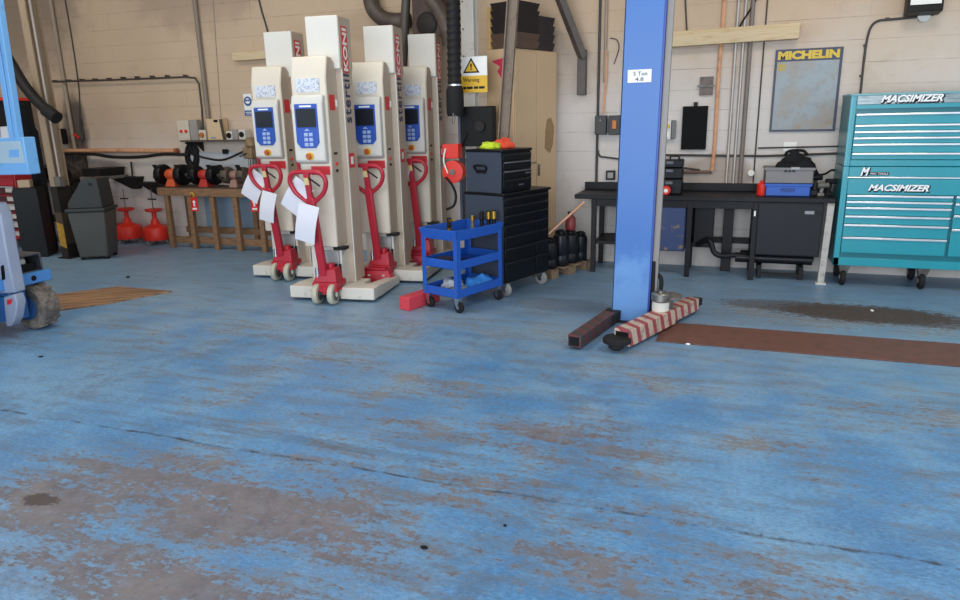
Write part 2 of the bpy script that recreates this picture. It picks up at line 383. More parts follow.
# right-hand wall
for px, py, z0, z1, r, mt, lab in [
    (599, 60, .83, 4.9, .014, darkpipe, 'dark conduit rising from the black switch boxes left of the blue lift post'),
    (606, 25, 1.95, 4.9, .016, greypipe, 'buff conduit ending above the copper cables near the blue lift post'),
    (734, 70, .83, 4.9, .016, M('silver_conduit', 'b5aca4', .4, .4), 'silver conduit, first of the pair passing behind the timber shelf beam'),
    (742, 60, .83, 4.9, .016, M('silver_conduit', 'b5aca4', .4, .4), 'silver conduit, second of the pair passing behind the timber shelf beam'),
    (749, 60, .83, 4.9, .022, M('taupe_conduit', '7d7067', .5), 'taupe conduit between the silver conduits and the metal advertising sign'),
    (762, 70, .905, 4.9, .007, darkpipe, 'thin dark wire running down the wall just left of the metal advertising sign')]:
    solo('conduit', vline(px, py, z0, z1, r), mt, lab, 'pipe')
solo('copper_pipe', MB().tube([w(725,-10,WY-.02), w(723,22,WY-.02), w(719,70,WY-.02), w(715,140,WY-.02), w(712,171,WY-.02)], .019, 8, 3), copper, 'copper pipe dropping down the wall beside the small brown plate', 'pipe')
solo('copper_pipe', wall_tube([(712,172),(700,172),(660,173)], .016), M('brown_pipe', '6e5245', .5), 'brown pipe running level just above the black toolbox bench', 'pipe')
solo('electric_cable', MB().tube([w(607,50,WY-.02), w(606,80,WY-.02), w(604,100,WY-.02), w(603,114,WY-.05)], .012, 6, 4), copper, 'copper-coloured cable feeding the left black switch box', 'cable')
solo('electric_cable', MB().tube([w(610,38,WY-.01), w(617,40,WY-.01), w(619,48,WY-.01), w(616,58,WY-.01), w(614,64,WY-.01)], .005, 6, 4), darkpipe, 'thin dark wire curling on the wall left of the blue lift post', 'cable')
solo('electric_cable', MB().tube([w(685,-5,WY-.01), w(687,35,WY-.01)], .008, 6), darkpipe, 'thin dark cable hanging to the left part of the timber shelf beam', 'cable')
solo('electric_cable', MB().tube([w(760,-8,WY-.03), w(750,10,WY-.03), w(741,24,WY-.03), w(739,32,WY-.03)], .010, 6, 3), cablem, 'black cable slanting down to the twin silver conduits', 'cable')
solo('conduit', wall_tube([(660,155),(763,156),(850,153)], .012), darkpipe, 'dark conduit running level along the wall behind the black bag', 'pipe')
solo('conduit', wall_tube([(758,148),(850,146)], .008), darkpipe, 'thin dark pipe running level along the wall under the metal advertising sign', 'pipe')
solo('conduit', wall_tube([(598,150),(600,156),(612,158),(700,170)], .010, smooth=4), darkpipe, 'dark cable conduit under the black switch boxes', 'pipe')
t = thing('conduit', 'dark conduit bending up the wall to the floodlight above the teal chest', 'conduit')
wall_tube([(859,100),(861,88),(864,60),(867,40),(871,27),(878,21),(890,19.5),(918,17)], .011, smooth=4).build('pipe', darkpipe, t)
b = MB()
for x, y in [(887,19),(865,45.5),(861,76)]:
    q = w(x, y, WY); b.cb((q.x, WY-.015, q.z), (.03, .03, .02))
b.build('clip', darkpipe, t)
q = w(923, 16.5, WY)
solo('junction_box', MB().lathe([(.05, -.05), (.052, -.03), (.052, 0)], (q.x, WY, q.z), 'y'), white, 'round white junction box under the floodlight', 'junction box')
t = thing('floodlight', 'black floodlight high on the wall above the teal tool chest', 'lamp')
q = w(924, 3, WY-.12)
MB().hexa([(q.x-.14, WY-.20, q.z-.08), (q.x+.14, WY-.20, q.z-.08), (q.x+.14, WY-.05, q.z-.1), (q.x-.14, WY-.05, q.z-.1)],
          [(q.x-.14, WY-.16, q.z+.16), (q.x+.14, WY-.16, q.z+.16), (q.x+.14, WY-.05, q.z+.16), (q.x-.14, WY-.05, q.z+.16)]).build('housing', black, t, .006)
MB().hexa([(q.x-.12, WY-.203, q.z-.02), (q.x+.12, WY-.203, q.z-.02), (q.x+.12, WY-.19, q.z-.02), (q.x-.12, WY-.19, q.z-.02)],
          [(q.x-.12, WY-.17, q.z+.14), (q.x+.12, WY-.17, q.z+.14), (q.x+.12, WY-.16, q.z+.14), (q.x-.12, WY-.16, q.z+.14)]).build('lens', signwhite, t)
MB().cb((q.x+.1, WY-.03, q.z-.05), (.03, .06, .1)).build('bracket', black, t)
# timbers laid on the wall
a = w(667, 42, WY-.06); b_ = w(799, 32.5, WY-.06)
t = thing('timber_beam', 'long pale timber beam fixed level on the wall right of the blue lift post', 'timber')
MB().bar((a.x-.3, WY-.055, a.z), (b_.x, WY-.055, b_.z), .10, .115).build('beam', paletimber, t, .004)
MB().bar((a.x-.3, WY-.03, a.z+.075), (b_.x+.01, WY-.03, b_.z+.075), .05, .035).build('batten', paletimber, t, .003)
a = w(234, 57, WY-.05); b_ = w(290, 57, WY-.05)
solo('timber_beam', MB().bar((a.x, WY-.045, a.z), (a.x+.9, WY-.045, a.z+.01), .08, .10), paletimber, 'short pale timber beam on the wall behind the leftmost lifting column', 'timber', bevel=.004)

# metal advertising sign
t = thing('metal_sign', 'large weathered metal map sign with yellow lettering on a blue border', 'sign', (w(777, 50, WY).x, WY, 1.40))
tl = w(776, 50, WY); br = w(834, 131, WY); SW = br.x-tl.x+.005; SH = tl.z-br.z
t.location = (tl.x, WY-.004, br.z)
MB().box(0, SW, -.018, 0, 0, SH).build('border', M('sign_border_blue', '343a52', .45, col2='5d5a5a', scale=8, lo=.6, hi=.8), t, .002)
sm = NT('weathered_sign_face'); p = sm.coord(); n1 = sm.noise(p, 3.5, 6, .6); n2 = sm.noise(p, 14, 6, .6)
c = sm.mix(sm.ramp(n1, .42, .62), lin('96a0a5'), lin('9a9288')); c = sm.mix(sm.math('MULTIPLY', sm.ramp(n2, .5, .7), .5), c, lin('868e97'))
c = sm.mix(sm.math('MULTIPLY', sm.ramp(sm.noise(p, 6, 5, .6), .58, .72), .5), c, lin('9a7f5c'))
sm.l(c, sm.b.inputs['Base Color']); sm.b.inputs['Roughness'].default_value = .5
MB().box(.02, SW-.025, -.021, -.017, .02, SH-.115).build('map_face', sm.m, t)
MB().box(.028, .10, -.0225, -.02, SH-.20, SH-.135).build('emblem', M('faded_yellow', 'b29a55', .5), t)
text('lettering', 'MICHELIN', lettery, t, front(.022, -.0205, SH-.098), SW-.05, .080, .06)

# things on the wall, right
q = w(694.5, 128, WY)
t = thing('notice_board', 'plain black board hung on the wall right of the blue lift post', 'board', (q.x, WY-.004, q.z))
MB().box(-.125, .125, -.03, 0, -.22, .22).build('panel', M('matt_black_board', '060607', .8), t, .004)
MB().box(-.02, .02, -.02, 0, .22, .26).build('hanger', black, t)
q = w(706.5, 86, WY)
t = thing('wall_plate', 'small brown metal plate on the wall above the black board', 'plate', (q.x, WY-.004, q.z))
MB().box(-.065, .065, -.02, 0, -.09, .09).build('plate', M('brown_plate_steel', '6d6058', .5, col2='504540'), t, .003)
MB().box(-.09, .08, -.03, -.02, -.01, .01).build('strap', greysteel, t)
q = w(667, 130, WY)
t = thing('switch_box', 'small white switch box with a yellow knob beside the blue lift post', 'switch', (q.x, WY-.004, q.z))
MB().box(-.035, .045, -.06, 0, -.1, .1).build('box', white, t, .006)
MB().lathe([(.018, -.085), (.022, -.06)], (.01, 0, .04), 'y').build('knob', yellow, t)
MB().box(-.02, .03, -.063, -.059, -.07, -.02).build('label_plate', signwhite, t)
MB().box(.05, .09, -.05, 0, -.09, .1).build('cover', M('grey_plastic', '6f6c6a', .5), t, .004)
for k, (x, lab) in enumerate([(602, 'left black switch box on the wall beside the blue lift post'), (615.5, 'black switch box with an orange rotary switch beside the blue lift post')]):
    q = w(x, 125, WY)
    t = thing('isolator_box', lab, 'switch box', (q.x, WY-.004, q.z), group='black switch boxes left of the lift post')
    MB().box(-.065, .06, -.08, 0, -.10, .10).build('box', M('dark_grey_enclosure', '353433', .5), t, .008)
    if k: MB().box(-.022, .022, -.10, -.08, -.04, .05).build('rotary_switch', M('orange_plastic', 'd0762a', .5), t, .004)
    else: MB().lathe([(.012, -.10), (.014, -.08)], (0, 0, .05), 'y').build('indicator', greysteel, t)
q = w(790, 147, WY)
solo('wall_label', MB().box(q.x-.06, q.x+.06, WY-.008, WY-.003, q.z-.04, q.z+.05), signwhite, 'small white label stuck under the metal advertising sign', 'label')
q = w(751, 173, WY-.03)
solo('pressure_gauge', MB().lathe([(.03, -.05), (.034, -.04), (.034, -.02), (.015, 0)], (q.x, WY, q.z), 'y'), signwhite, 'small round white gauge on the wall above the black bench', 'gauge')
q = w(611, 175, WY)
t = thing('wall_socket', 'square black-framed socket on the wall above the left end of the black bench', 'socket', (q.x, WY-.004, q.z))
MB().box(-.05, .05, -.04, 0, -.05, .05).build('back_box', black, t, .004)
MB().box(-.03, .03, -.045, -.039, -.03, .03).build('faceplate', M('grey_plate', '9a9692', .5), t)

# ------------------------------------------------------------------ mobile lifting columns
def lifting_column(x, y, label, guard=False, h=2.49, yaw=7):
    t = thing('mobile_lifting_column', label, 'vehicle lift', (x, y, 0), math.radians(yaw), 'cream mobile lifting columns')
    b = MB()                                                  # base: cross bar and two tapering legs
    b.box(-.40, -.10, 0, .20, .025, .135); b.box(.10, .43, 0, .20, .025, .135); b.box(-.24, .24, .12, .42, .03, .13)
    for s in (-1, 1):
        e = .40 if s < 0 else .43
        b.hexa([(s*e, .18, .02), (s*(e-.13), .18, .02), (s*(e-.11), .72, .02), (s*e, .72, .02)], [(s*e, .18, .135), (s*(e-.13), .18, .135), (s*(e-.10), .72, .09), (s*(e-.01), .72, .09)])
    b.build('base', dirty_white, t, .008)
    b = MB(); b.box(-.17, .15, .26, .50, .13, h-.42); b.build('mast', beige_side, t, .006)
    b = MB(); b.box(.152, .160, .250, .268, .13, h-.44); b.box(-.18, -.17, .255, .30, .13, h-.42); b.build('mast_edge', white, t)
    MB().box(-.15, .15, .235, .50, h-.44, h).build('mast_cap', white, t, .008)
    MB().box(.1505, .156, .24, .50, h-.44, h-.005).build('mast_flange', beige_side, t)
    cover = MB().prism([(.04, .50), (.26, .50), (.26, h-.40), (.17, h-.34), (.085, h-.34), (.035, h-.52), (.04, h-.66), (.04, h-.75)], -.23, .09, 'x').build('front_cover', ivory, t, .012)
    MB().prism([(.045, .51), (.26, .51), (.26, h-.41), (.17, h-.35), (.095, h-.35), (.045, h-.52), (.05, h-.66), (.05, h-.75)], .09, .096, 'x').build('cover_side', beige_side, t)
    MB().box(-.20, .10, .10, .27, .13, .50).build('lower_panel', dirty_white, t, .006)
    MB().box(-.07, .08, .075, .10, .28, .46).build('hydraulic_plate', M('zinc_plate', 'a9aaa8', .4, .5), t, .004)
    for dx in (.02, .05, .09): MB().tube([(dx, .07, .34), (dx+.005, .055, .26), (dx+.01, .06, .18), (dx, .09, .15)], .012, 8, 4).build('hydraulic_hose', rubber, t)
    MB().box(.04, .15, .06, .16, .47, .499).build('cover_foot', black, t)
    # rating plate, control box with screen, keypad and emergency stop
    pl = MB().box(-.175, .035, .024, .045, h-.635, h-.525)
    pm = NT('rating_plate_print') if 'rating' not in MATS else None
    if pm:
        pp = pm.coord(); pm.l(pm.mix(pm.ramp(pm.noise(pp, 55, 3, .6), .45, .6), lin('d6d9e0'), lin('a3adbf')), pm.b.inputs['Base Color']); MATS['rating'] = pm.m
    pl.build('rating_plate', MATS['rating'], t)
    cb = MB().prism([(-.03, 1.27), (.045, 1.24), (.05, 1.83), (-.01, 1.83), (-.035, 1.75)], -.215, .075, 'x').build('control_box', white, t, .015)
    MB().prism([(-.180, 1.43), (-.145, 1.385), (-.005, 1.385), (.03, 1.43), (.03, 1.755), (-.180, 1.755)], -.041, -.030, 'y').build('control_panel', panelblue, cb, .004)
    MB().box(-.165, .015, -.045, -.040, 1.56, 1.715).build('screen', glass, cb)
    MB().box(-.13, -.02, -.044, -.040, 1.728, 1.742).build('nameplate', letterw, cb)
    for r in range(3):
        for c in range(2): MB().box(-.105+c*.045, -.07+c*.045, -.046, -.040, 1.40+r*.042, 1.43+r*.042).build('key', M('key_pale_blue', '9fb4dc', .5), cb, .002)
    MB().prism([(-.10, 1.53), (-.05, 1.53), (-.075, 1.55)], -.046, -.040, 'y').build('key', M('key_pale_blue', '9fb4dc', .5), cb)
    MB().lathe([(.034, -.045), (.034, -.025)], (-.07, 0, 1.315), 'y').build('stop_surround', yellow, cb)
    MB().lathe([(.02, -.075), (.026, -.065), (.02, -.045)], (-.07, 0, 1.315), 'y').build('stop_button', M('amber_red', 'b5541f', .4), cb)
    MB().box(-.10, .075, .03, .042, 1.15, 1.225).build('warning_label', signred, t)
    # red coiled safety cable on the left of the panel
    MB().tube([(-.215+.012*math.cos(i*1.3), .02+.012*math.sin(i*1.3), 1.38-.0045*i) for i in range(48)], .008, 6).build('coiled_cable', red, t)
    # markings on the right side of cover and mast
    MB().box(.096, .099, .08, .19, h-.79, h-.66).build('side_sticker', signred, t)
    MB().box(.096, .104, .21, .235, h-.76, h-.70).build('side_switch', signwhite, t)
    MB().box(.096, .099, .10, .17, h-1.17, h-1.15).build('side_mark', rubber, t)
    MB().lathe([(.014, .096), (.014, .11)], (0, .13, h-1.25), 'x').build('side_lamp', bright_red, t)
    MB().lathe([(.012, .096), (.012, .11)], (0, .13, h-1.31), 'x').build('side_socket', black, t)
    MB().box(.1505, .1535, .30, .42, h-1.30, h-1.17).build('hook_sign', signred, t)
    MB().box(.1537, .155, .33, .39, h-1.27, h-1.20).build('hook_symbol', signwhite, t)
    MB().box(.1562, .158, .285, .415, h-.47, h-.08).build('brand_plate', signred, t)
    text('lettering', 'KONI', signwhite, t, lambda u, v, k: Vector((.159+k, .395-v, h-.455+u)), .36, .09, .03)
    text('lettering', 'stertil', navy, t, lambda u, v, k: Vector((.152+k, .42-v, h-.90+u)), .42, .15, .015, spacing=1.12)
    # pallet-truck tiller: foot, twin steering wheels, pump, shaft and heart-shaped grip
    k = MB(); k.box(-.12, .12, -.10, .12, .15, .20); k.box(-.09, .09, -.06, .11, .20, .27); k.build('steering_head', red, t, .008)
    MB().hexa([(-.13, -.13, .12), (.13, -.13, .12), (.13, .0, .12), (-.13, .0, .12)], [(-.10, -.09, .19), (.10, -.09, .19), (.10, .0, .19), (-.10, .0, .19)]).build('foot_guard', red, t, .006)
    for s in (-1, 1):
        wh = MB().lathe([(.055, -.028), (.088, -.024), (.095, -.012), (.095, .012), (.088, .024), (.055, .028)], (s*.075, -.09, .095), 'x', 24).build('steering_wheel', M('pale_nylon_wheel', 'b9b4a2', .5), t)
        MB().lathe([(.06, -.030), (.06, .030)], (s*.075, -.09, .095), 'x', 20).build('wheel_disc', M('wheel_web_dark', '57544e', .5), wh)
        MB().lathe([(.026, -.034), (.026, .034)], (s*.075, -.09, .095), 'x', 16).build('hub', chrome, wh)
    MB().cyl((0, -.09, .095), (0, -.09, .17), .03).build('steering_stem', red, t)
    MB().cyl((.03, .0, .26), (.03, .0, .36), .035).build('pump', red, t)
    b = MB(); b.hexa([(-.11, -.10, .20), (.12, -.10, .20), (.12, .06, .20), (-.11, .06, .20)], [(-.07, -.08, .30), (.10, -.08, .33), (.10, .04, .33), (-.07, .04, .30)]); b.build('pump_housing', red, t, .01)
    if guard:
        MB().hexa([(-.15, -.20, .03), (.20, -.20, .03), (.20, -.08, .03), (-.15, -.08, .03)], [(-.15, -.17, .17), (.12, -.17, .17), (.12, -.08, .17), (-.15, -.08, .17)]).build('wheel_guard', red, t, .01)
        MB().box(-.155, .10, -.178, -.08, .17, .19).build('wheel_guard_lip', red, t, .004)
    MB().cyl((-.07, -.07, .2), (-.07, -.07, .33), .022).build('release_valve', chrome, t)
    p0 = Vector((-.01, -.07, .26)); p1 = Vector((-.035, -.16, .97)); ax = (p1-p0).normalized()
    MB().bar(p0, p1, .072, .05, (0, -1, 0)).build('tiller_shaft', red, t, .008)
    c0 = p0+ax*.69; sx = Vector((1, 0, 0)); grip = [(0, -.04), (.05, .0), (.13, .07), (.165, .15), (.155, .21), (.11, .245), (0, .25), (-.11, .245), (-.155, .21), (-.165, .15), (-.13, .07), (-.05, .0), (0, -.04)]
    MB().tube([c0+sx*u+ax*v for u, v in grip], .020, 10, 4).build('tiller_grip', red, t)
    MB().bar(c0-ax*.03, c0+ax*.25, .05, .04, (0, -1, 0)).build('tiller_neck', red, t, .006)
    MB().bar(c0+ax*.14-Vector((0, .022, 0)), c0+ax*.20-Vector((0, .022, 0)), .04, .006, (0, -1, 0)).build('grip_label', M('cream_label', 'd8c48a', .6), t)
    MB().tube([c0+ax*.2+Vector((.02, -.02, 0)), c0+ax*.17+sx*.07+Vector((0, -.03, 0)), c0+ax*.13+sx*.12+Vector((0, -.03, 0))], .008, 8, 3).build('release_lever', black, t)
    return t, c0, ax
cols = []
def put(px, Y, dx=0): return w(px, 60, Y).x+dx
for args in [(-3.385, 5.33, 'cream lifting column nearest the red block, two white sheets hanging from its red tiller'),
             (-4.345, 6.05, 'cream lifting column standing beside the timber grinder bench, leftmost of the four'),
             (-3.26, 6.14, 'cream lifting column third from the grinder bench, its red tiller bare of paper', True),
             (-3.165, 6.95, 'cream lifting column beside the blue tool trolley, farthest from the grinder bench', True)]:
    cols.append(lifting_column(*args))
sheets = 0
def sheet(col, dx, dy, dz, tiltv, label, wd=.21, ht=.297):
    t, c0, ax = col
    q = Vector(t.location)+c0+Vector((dx, dy, dz)); mb = MB(); n = 5; vs = []; fs = []
    for i in range(n+1):
        v = i/n
        for u in (0, 1):
            a = Vector(((u-.5)*wd, -.018*math.sin(v*PI)-.01*v, -v*ht)); a = Matrix.Rotation(tiltv, 3, 'Y') @ a
            vs.append(q+a)
    m_ = len(vs); vs += [p+Vector((0, .002, 0)) for p in vs]
    for i in range(n):
        a = 2*i; fs += [(a, a+1, a+3, a+2), (m_+a, m_+a+2, m_+a+3, m_+a+1)]
        fs += [(a, a+2, m_+a+2, m_+a), (a+1, m_+a+1, m_+a+3, a+3)]
    fs += [(0, m_, m_+1, 1), (2*n, 2*n+1, m_+2*n+1, m_+2*n)]
    mb.add(vs, fs); mb.T = Matrix.Identity(4)
    solo('paper_sheet', mb, paper, label, 'paper', 'white sheets on the red tillers')
sheet(cols[0], -.03, .0, .15, .62, 'upper white sheet on the tiller with two wheels in front of the red block')
sheet(cols[0], .03, -.05, -.03, .22, 'lower white sheet hanging below the heart-shaped grip of the foremost tiller', .20, .33)
sheet(cols[1], -.07, .0, .17, .55, 'white sheet in front of the red sign tag at the grinder bench end')
sheet(cols[1], .065, -.05, -.01, .22, 'lower white sheet on the tiller beside the grinder bench', .17, .30)
sheet(cols[3], -.06, -.03, .19, .25, 'small white sheet on the tiller behind the blue tool trolley', .16, .22)

# red painted timber block
a = g(398, 311)+Vector((.045, .03, 0)); d = Vector((.30, .95, 0)).normalized()
solo('timber_block', MB().bar(Vector((a.x, a.y, .06))+d*.0, Vector((a.x, a.y, .06))+d*.42, .11, .12), M('worn_red_block_paint', 'd23a49', .6, col2='b04a50', scale=8), 'red painted timber block lying on the floor left of the blue tool trolley', 'block', bevel=.008)

# ------------------------------------------------------------------ blue service trolley
R20 = math.radians(-20)
t = thing('tool_trolley', 'blue three-tier tool trolley with tools on its top tray', 'trolley', (-2.17, 5.60, 0), R20)
hw, hd = .20, .30
for z, hh in ((.62, .09), (.375, .075), (.13, .075)):
    e = .02 if z > .6 else 0
    b = MB(); b.box(-hw, hw, -hd, hd, z, z+.008)
    b.hexa([(-hw, -hd, z), (hw, -hd, z), (hw, -hd+.01, z), (-hw, -hd+.01, z)], [(-hw-e, -hd-e, z+hh), (hw+e, -hd-e, z+hh), (hw+e, -hd-e+.012, z+hh), (-hw-e, -hd-e+.012, z+hh)])
    b.hexa([(-hw, hd-.01, z), (hw, hd-.01, z), (hw, hd, z), (-hw, hd, z)], [(-hw-e, hd+e-.012, z+hh), (hw+e, hd+e-.012, z+hh), (hw+e, hd+e, z+hh), (-hw-e, hd+e, z+hh)])
    for s in (-1, 1):
        xs = sorted((s*hw, s*(hw-.01))); xt = sorted((s*(hw+e), s*(hw+e-.012)))
        b.hexa([(xs[0], -hd, z), (xs[1], -hd, z), (xs[1], hd, z), (xs[0], hd, z)], [(xt[0], -hd-e, z+hh), (xt[1], -hd-e, z+hh), (xt[1], hd+e, z+hh), (xt[0], hd+e, z+hh)])
    b.build('tray', cartblue, t, .003)
for sx in (-1, 1):
    for sy in (-1, 1):
        b = MB(); x0, y0 = sx*hw, sy*hd
        b.box(min(x0, x0+sx*.006), max(x0, x0+sx*.006), min(y0+sy*.006, y0-sy*.04), max(y0+sy*.006, y0-sy*.04), .13, .70)
        b.box(min(x0+sx*.006, x0-sx*.04), max(x0+sx*.006, x0-sx*.04), min(y0, y0+sy*.006), max(y0, y0+sy*.006), .13, .70)
        leg = b.build('corner_post', cartblue, t, .002)
        bb = MB()
        for z in (.16, .19, .40, .43, .64, .68): bb.lathe([(.006, -.004), (.004, .0)], (x0-sx*.02, y0+sy*.008, z), 'y', 8)
        bb.build('bolts', chrome, leg)
        cx, cy = sx*(hw-.03), sy*(hd-.03)
        f = MB().prism([(cx-.028, .13), (cx+.028, .13), (cx+.01, .05), (cx-.01, .05)], cy-.022, cy+.022, 'y').build('castor_fork', chrome, t)
        wl = MB().lathe([(.02, -.018), (.042, -.016), (.048, -.01), (.048, .01), (.042, .016), (.02, .018)], (cx+.012, cy, .048), 'y', 20).build('castor_wheel', rubber, t)
        MB().lathe([(.015, -.024), (.015, .024)], (cx+.012, cy, .048), 'y', 12).build('hub', chrome, wl)
def trolley(x, y, z): 
    c, s = math.cos(R20), math.sin(R20); return Vector((-2.17+x*c-y*s, 5.60+x*s+y*c, z))
TZ = .629
def sockets(x, y, z, h, lab, body, cap, r=.02):
    t = thing('screwdriver', lab, 'screwdriver', trolley(x, y, z), R20, 'tools standing in the blue trolley tray')
    MB().lathe([(r, 0), (r, h*.35), (r*.8, h*.45), (r, h*.55), (r, h*.9), (r*.7, h)], (0, 0, 0), 'z', 12).build('handle', body, t)
    MB().lathe([(r*1.06, h*.6), (r*1.06, h*.95)], (0, 0, 0), 'z', 12).build('grip_band', cap, t)
sockets(.02, .25, TZ, .17, 'all-black handled tool standing in the back of the trolley tray', black, rubber)
sockets(.10, .25, TZ, .18, 'black and yellow handled tool, first of two upright at the tray back', black, brass)
sockets(.16, .25, TZ, .19, 'black and yellow handled tool at the rear corner of the trolley tray', black, brass)
sockets(-.08, .24, TZ, .13, 'short brass-topped tool standing in the trolley tray', greysteel, brass)
t = thing('spray_gun', 'brass air gun lying upright in the front of the trolley tray', 'air gun', trolley(-.06, -.10, TZ), R20)
MB().cyl((0, 0, 0), (0, 0, .06), .022).build('cup', brass, t)
MB().bar((0, 0, .06), (0, .0, .15), .03, .03).build('body', darksteel, t, .004)
MB().cyl((0, 0, .12), (.07, -.02, .135), .012).build('nozzle', brass, t)
t = thing('socket_wrench', 'steel ratchet wrench lying on the trolley tray', 'wrench', trolley(.06, -.02, TZ), R20+.5)
MB().cyl((-.10, 0, .014), (.08, 0, .014), .012).build('handle', steel, t); MB().cyl((.10, 0, 0), (.10, 0, .035), .028).build('head', steel, t)
t = thing('pliers', 'dark pliers lying near the front of the trolley tray', 'pliers', trolley(-.13, -.15, TZ), R20+.2)
MB().tube([(0, 0, .012), (.02, .06, .012), (.015, .14, .012)], .009, 8, 3).build('handle', black, t); MB().tube([(0, 0, .012), (-.03, .06, .012), (-.02, .14, .012)], .009, 8, 3).build('handle', black, t)
MB().hexa([(-.015, -.06, .004), (.015, -.06, .004), (.018, .01, .004), (-.018, .01, .004)], [(-.006, -.06, .02), (.006, -.06, .02), (.018, .01, .02), (-.018, .01, .02)]).build('jaw', steel, t)
def drift(x, y, z, a, L, mt, lab, r=.014):
    q = trolley(x, y, z); d = Vector((math.cos(a), math.sin(a), 0))*L/2
    solo('hand_tool', MB().cyl(q-d+Vector((0, 0, r)), q+d+Vector((0, 0, r)), r, r*.6, 10), mt, lab, 'tool')
drift(.0, .12, TZ, .9, .2, chrome, 'chrome bar lying across the middle of the trolley top tray', .012)
drift(.12, .08, TZ, 2.2, .18, bluecrate, 'blue-handled tool lying at the back right of the trolley top tray', .016)
drift(-.02, -.02, .384, .3, .26, darksteel, 'dark tool lying on the trolley middle tray')
drift(.08, .1, .384, 1.1, .2, steel, 'steel tool lying towards the back of the trolley middle tray')
solo('tool_case', MB().box(-.08, .08, -.06, .06, 0, .05), M('dark_blue_case', '2b3350', .5), 'dark blue tool case on the trolley middle tray', 'case', bevel=.006, loc=trolley(-.07, -.14, .384), rz=R20)
q = trolley(-.06, -.08, .139); solo('rag', crumple((0, 0, 0), (.10, .12, .09), 3), whitecloth, 'crumpled white rag on the trolley bottom tray', 'rag', loc=q, rz=.3)
q = trolley(.06, -.14, .139); solo('rag', crumple((0, 0, 0), (.09, .09, .06), 9), M('grey_cloth', '8f97a0', .8), 'crumpled grey rag at the front of the trolley bottom tray', 'rag', loc=q, rz=.9)
q = trolley(.09, .12, .139); solo('cloth', crumple((0, 0, 0), (.10, .16, .11), 5), bluecloth, 'bright blue cloth heaped on the trolley bottom tray', 'cloth', loc=q, rz=R20)

# ------------------------------------------------------------------ black roller cabinet and top chest
t = thing('roller_cabinet', 'black roller tool cabinet with charcoal side behind the blue trolley', 'tool cabinet', (-1.95, 6.27, 0), R20)
MB().box(-.225, .215, -.36, .36, .13, .93).build('body', blacksteel, t, .006)
MB().box(-.225, .21, -.366, -.358, .13, .93).build('side_panel', chestside, t)
MB().box(-.235, .235, -.37, .37, .93, .955).build('worktop', blacksteel, t, .006)
zs = [.15, .33, .46, .57, .67, .76, .84, .915]
for i in range(7):
    ys = [(-.345, .12), (.135, .345)] if i < 4 else [(-.345, .345)]
    for y0, y1 in ys:
        dr = MB().box(.21, .225, y0, y1, zs[i]+.006, zs[i+1]-.004).build('drawer', blacksteel, t, .003)
        MB().box(.222, .238, y0+.01, y1-.01, zs[i+1]-.02, zs[i+1]-.008).build('handle', M('dark_trim', '2c2d33', .3, .5), dr, .003)
for sx in (-1, 1):
    for sy in (-1, 1):
        cx, cy = sx*.17, sy*.29
        MB().prism([(cx-.045, .13), (cx+.045, .13), (cx+.02, .06), (cx-.02, .06)], cy-.03, cy+.03, 'y').build('castor_fork', chrome, t)
        wl = MB().lathe([(.03, -.02), (.058, -.018), (.064, -.01), (.064, .01), (.058, .018), (.03, .02)], (cx+.01, cy, .064), 'y', 20).build('castor_wheel', M('grey_castor', '8c8a86', .5), t)
        MB().lathe([(.022, -.034), (.022, .034)], (cx+.01, cy, .064), 'y', 12).build('hub', chrome, wl)
t = thing('top_tool_chest', 'black top tool chest with charcoal side sitting on the roller cabinet', 'tool chest', (-1.95, 6.27, .956), R20)
MB().box(-.215, .19, -.345, .10, 0, .355).build('body', blacksteel, t, .006)
MB().box(-.215, .185, -.350, -.343, 0, .355).build('side_panel', chestside, t)
MB().box(-.22, .20, -.355, .11, .355, .38).build('lid', blacksteel, t, .006)
MB().tube([(-.10, -.352, .20), (-.10, -.375, .235), (.02, -.375, .235), (.02, -.352, .20)], .010, 8, 3).build('side_handle', black, t)
MB().box(-.10, .02, -.357, -.35, .17, .20).build('handle_plate', black, t)
zz = [.02, .12, .20, .28, .345]
for i in range(4):
    dr = MB().box(.188, .202, -.33, .09, zz[i]+.004, zz[i+1]-.004).build('drawer', blacksteel, t, .003)
    MB().box(.20, .214, -.32, .08, zz[i+1]-.022, zz[i+1]-.010).build('handle', M('bright_trim', '8f9094', .3, .8) if i in (1, 2) else M('dark_trim', '2c2d33', .3, .5), dr, .003)
    if i in (0, 1, 2): MB().box(.201, .205, -.10+.1*i, -.03+.1*i, zz[i]+.03, zz[i]+.045).build('badge', chrome, dr)
def chest(x, y, z):
    c, s = math.cos(R20), math.sin(R20); return Vector((-1.95+x*c-y*s, 6.27+x*s+y*c, z))
solo('work_glove', crumple((0, 0, 0), (.09, .07, .06), 21), hiyellow, 'fluorescent yellow glove crumpled on the black top chest', 'glove', loc=chest(-.02, -.24, 1.338), rz=.2)
solo('work_glove', crumple((0, 0, 0), (.10, .08, .085), 33), hiorange, 'fluorescent orange glove crumpled on the black top chest', 'glove', loc=chest(.02, -.10, 1.338), rz=.2)

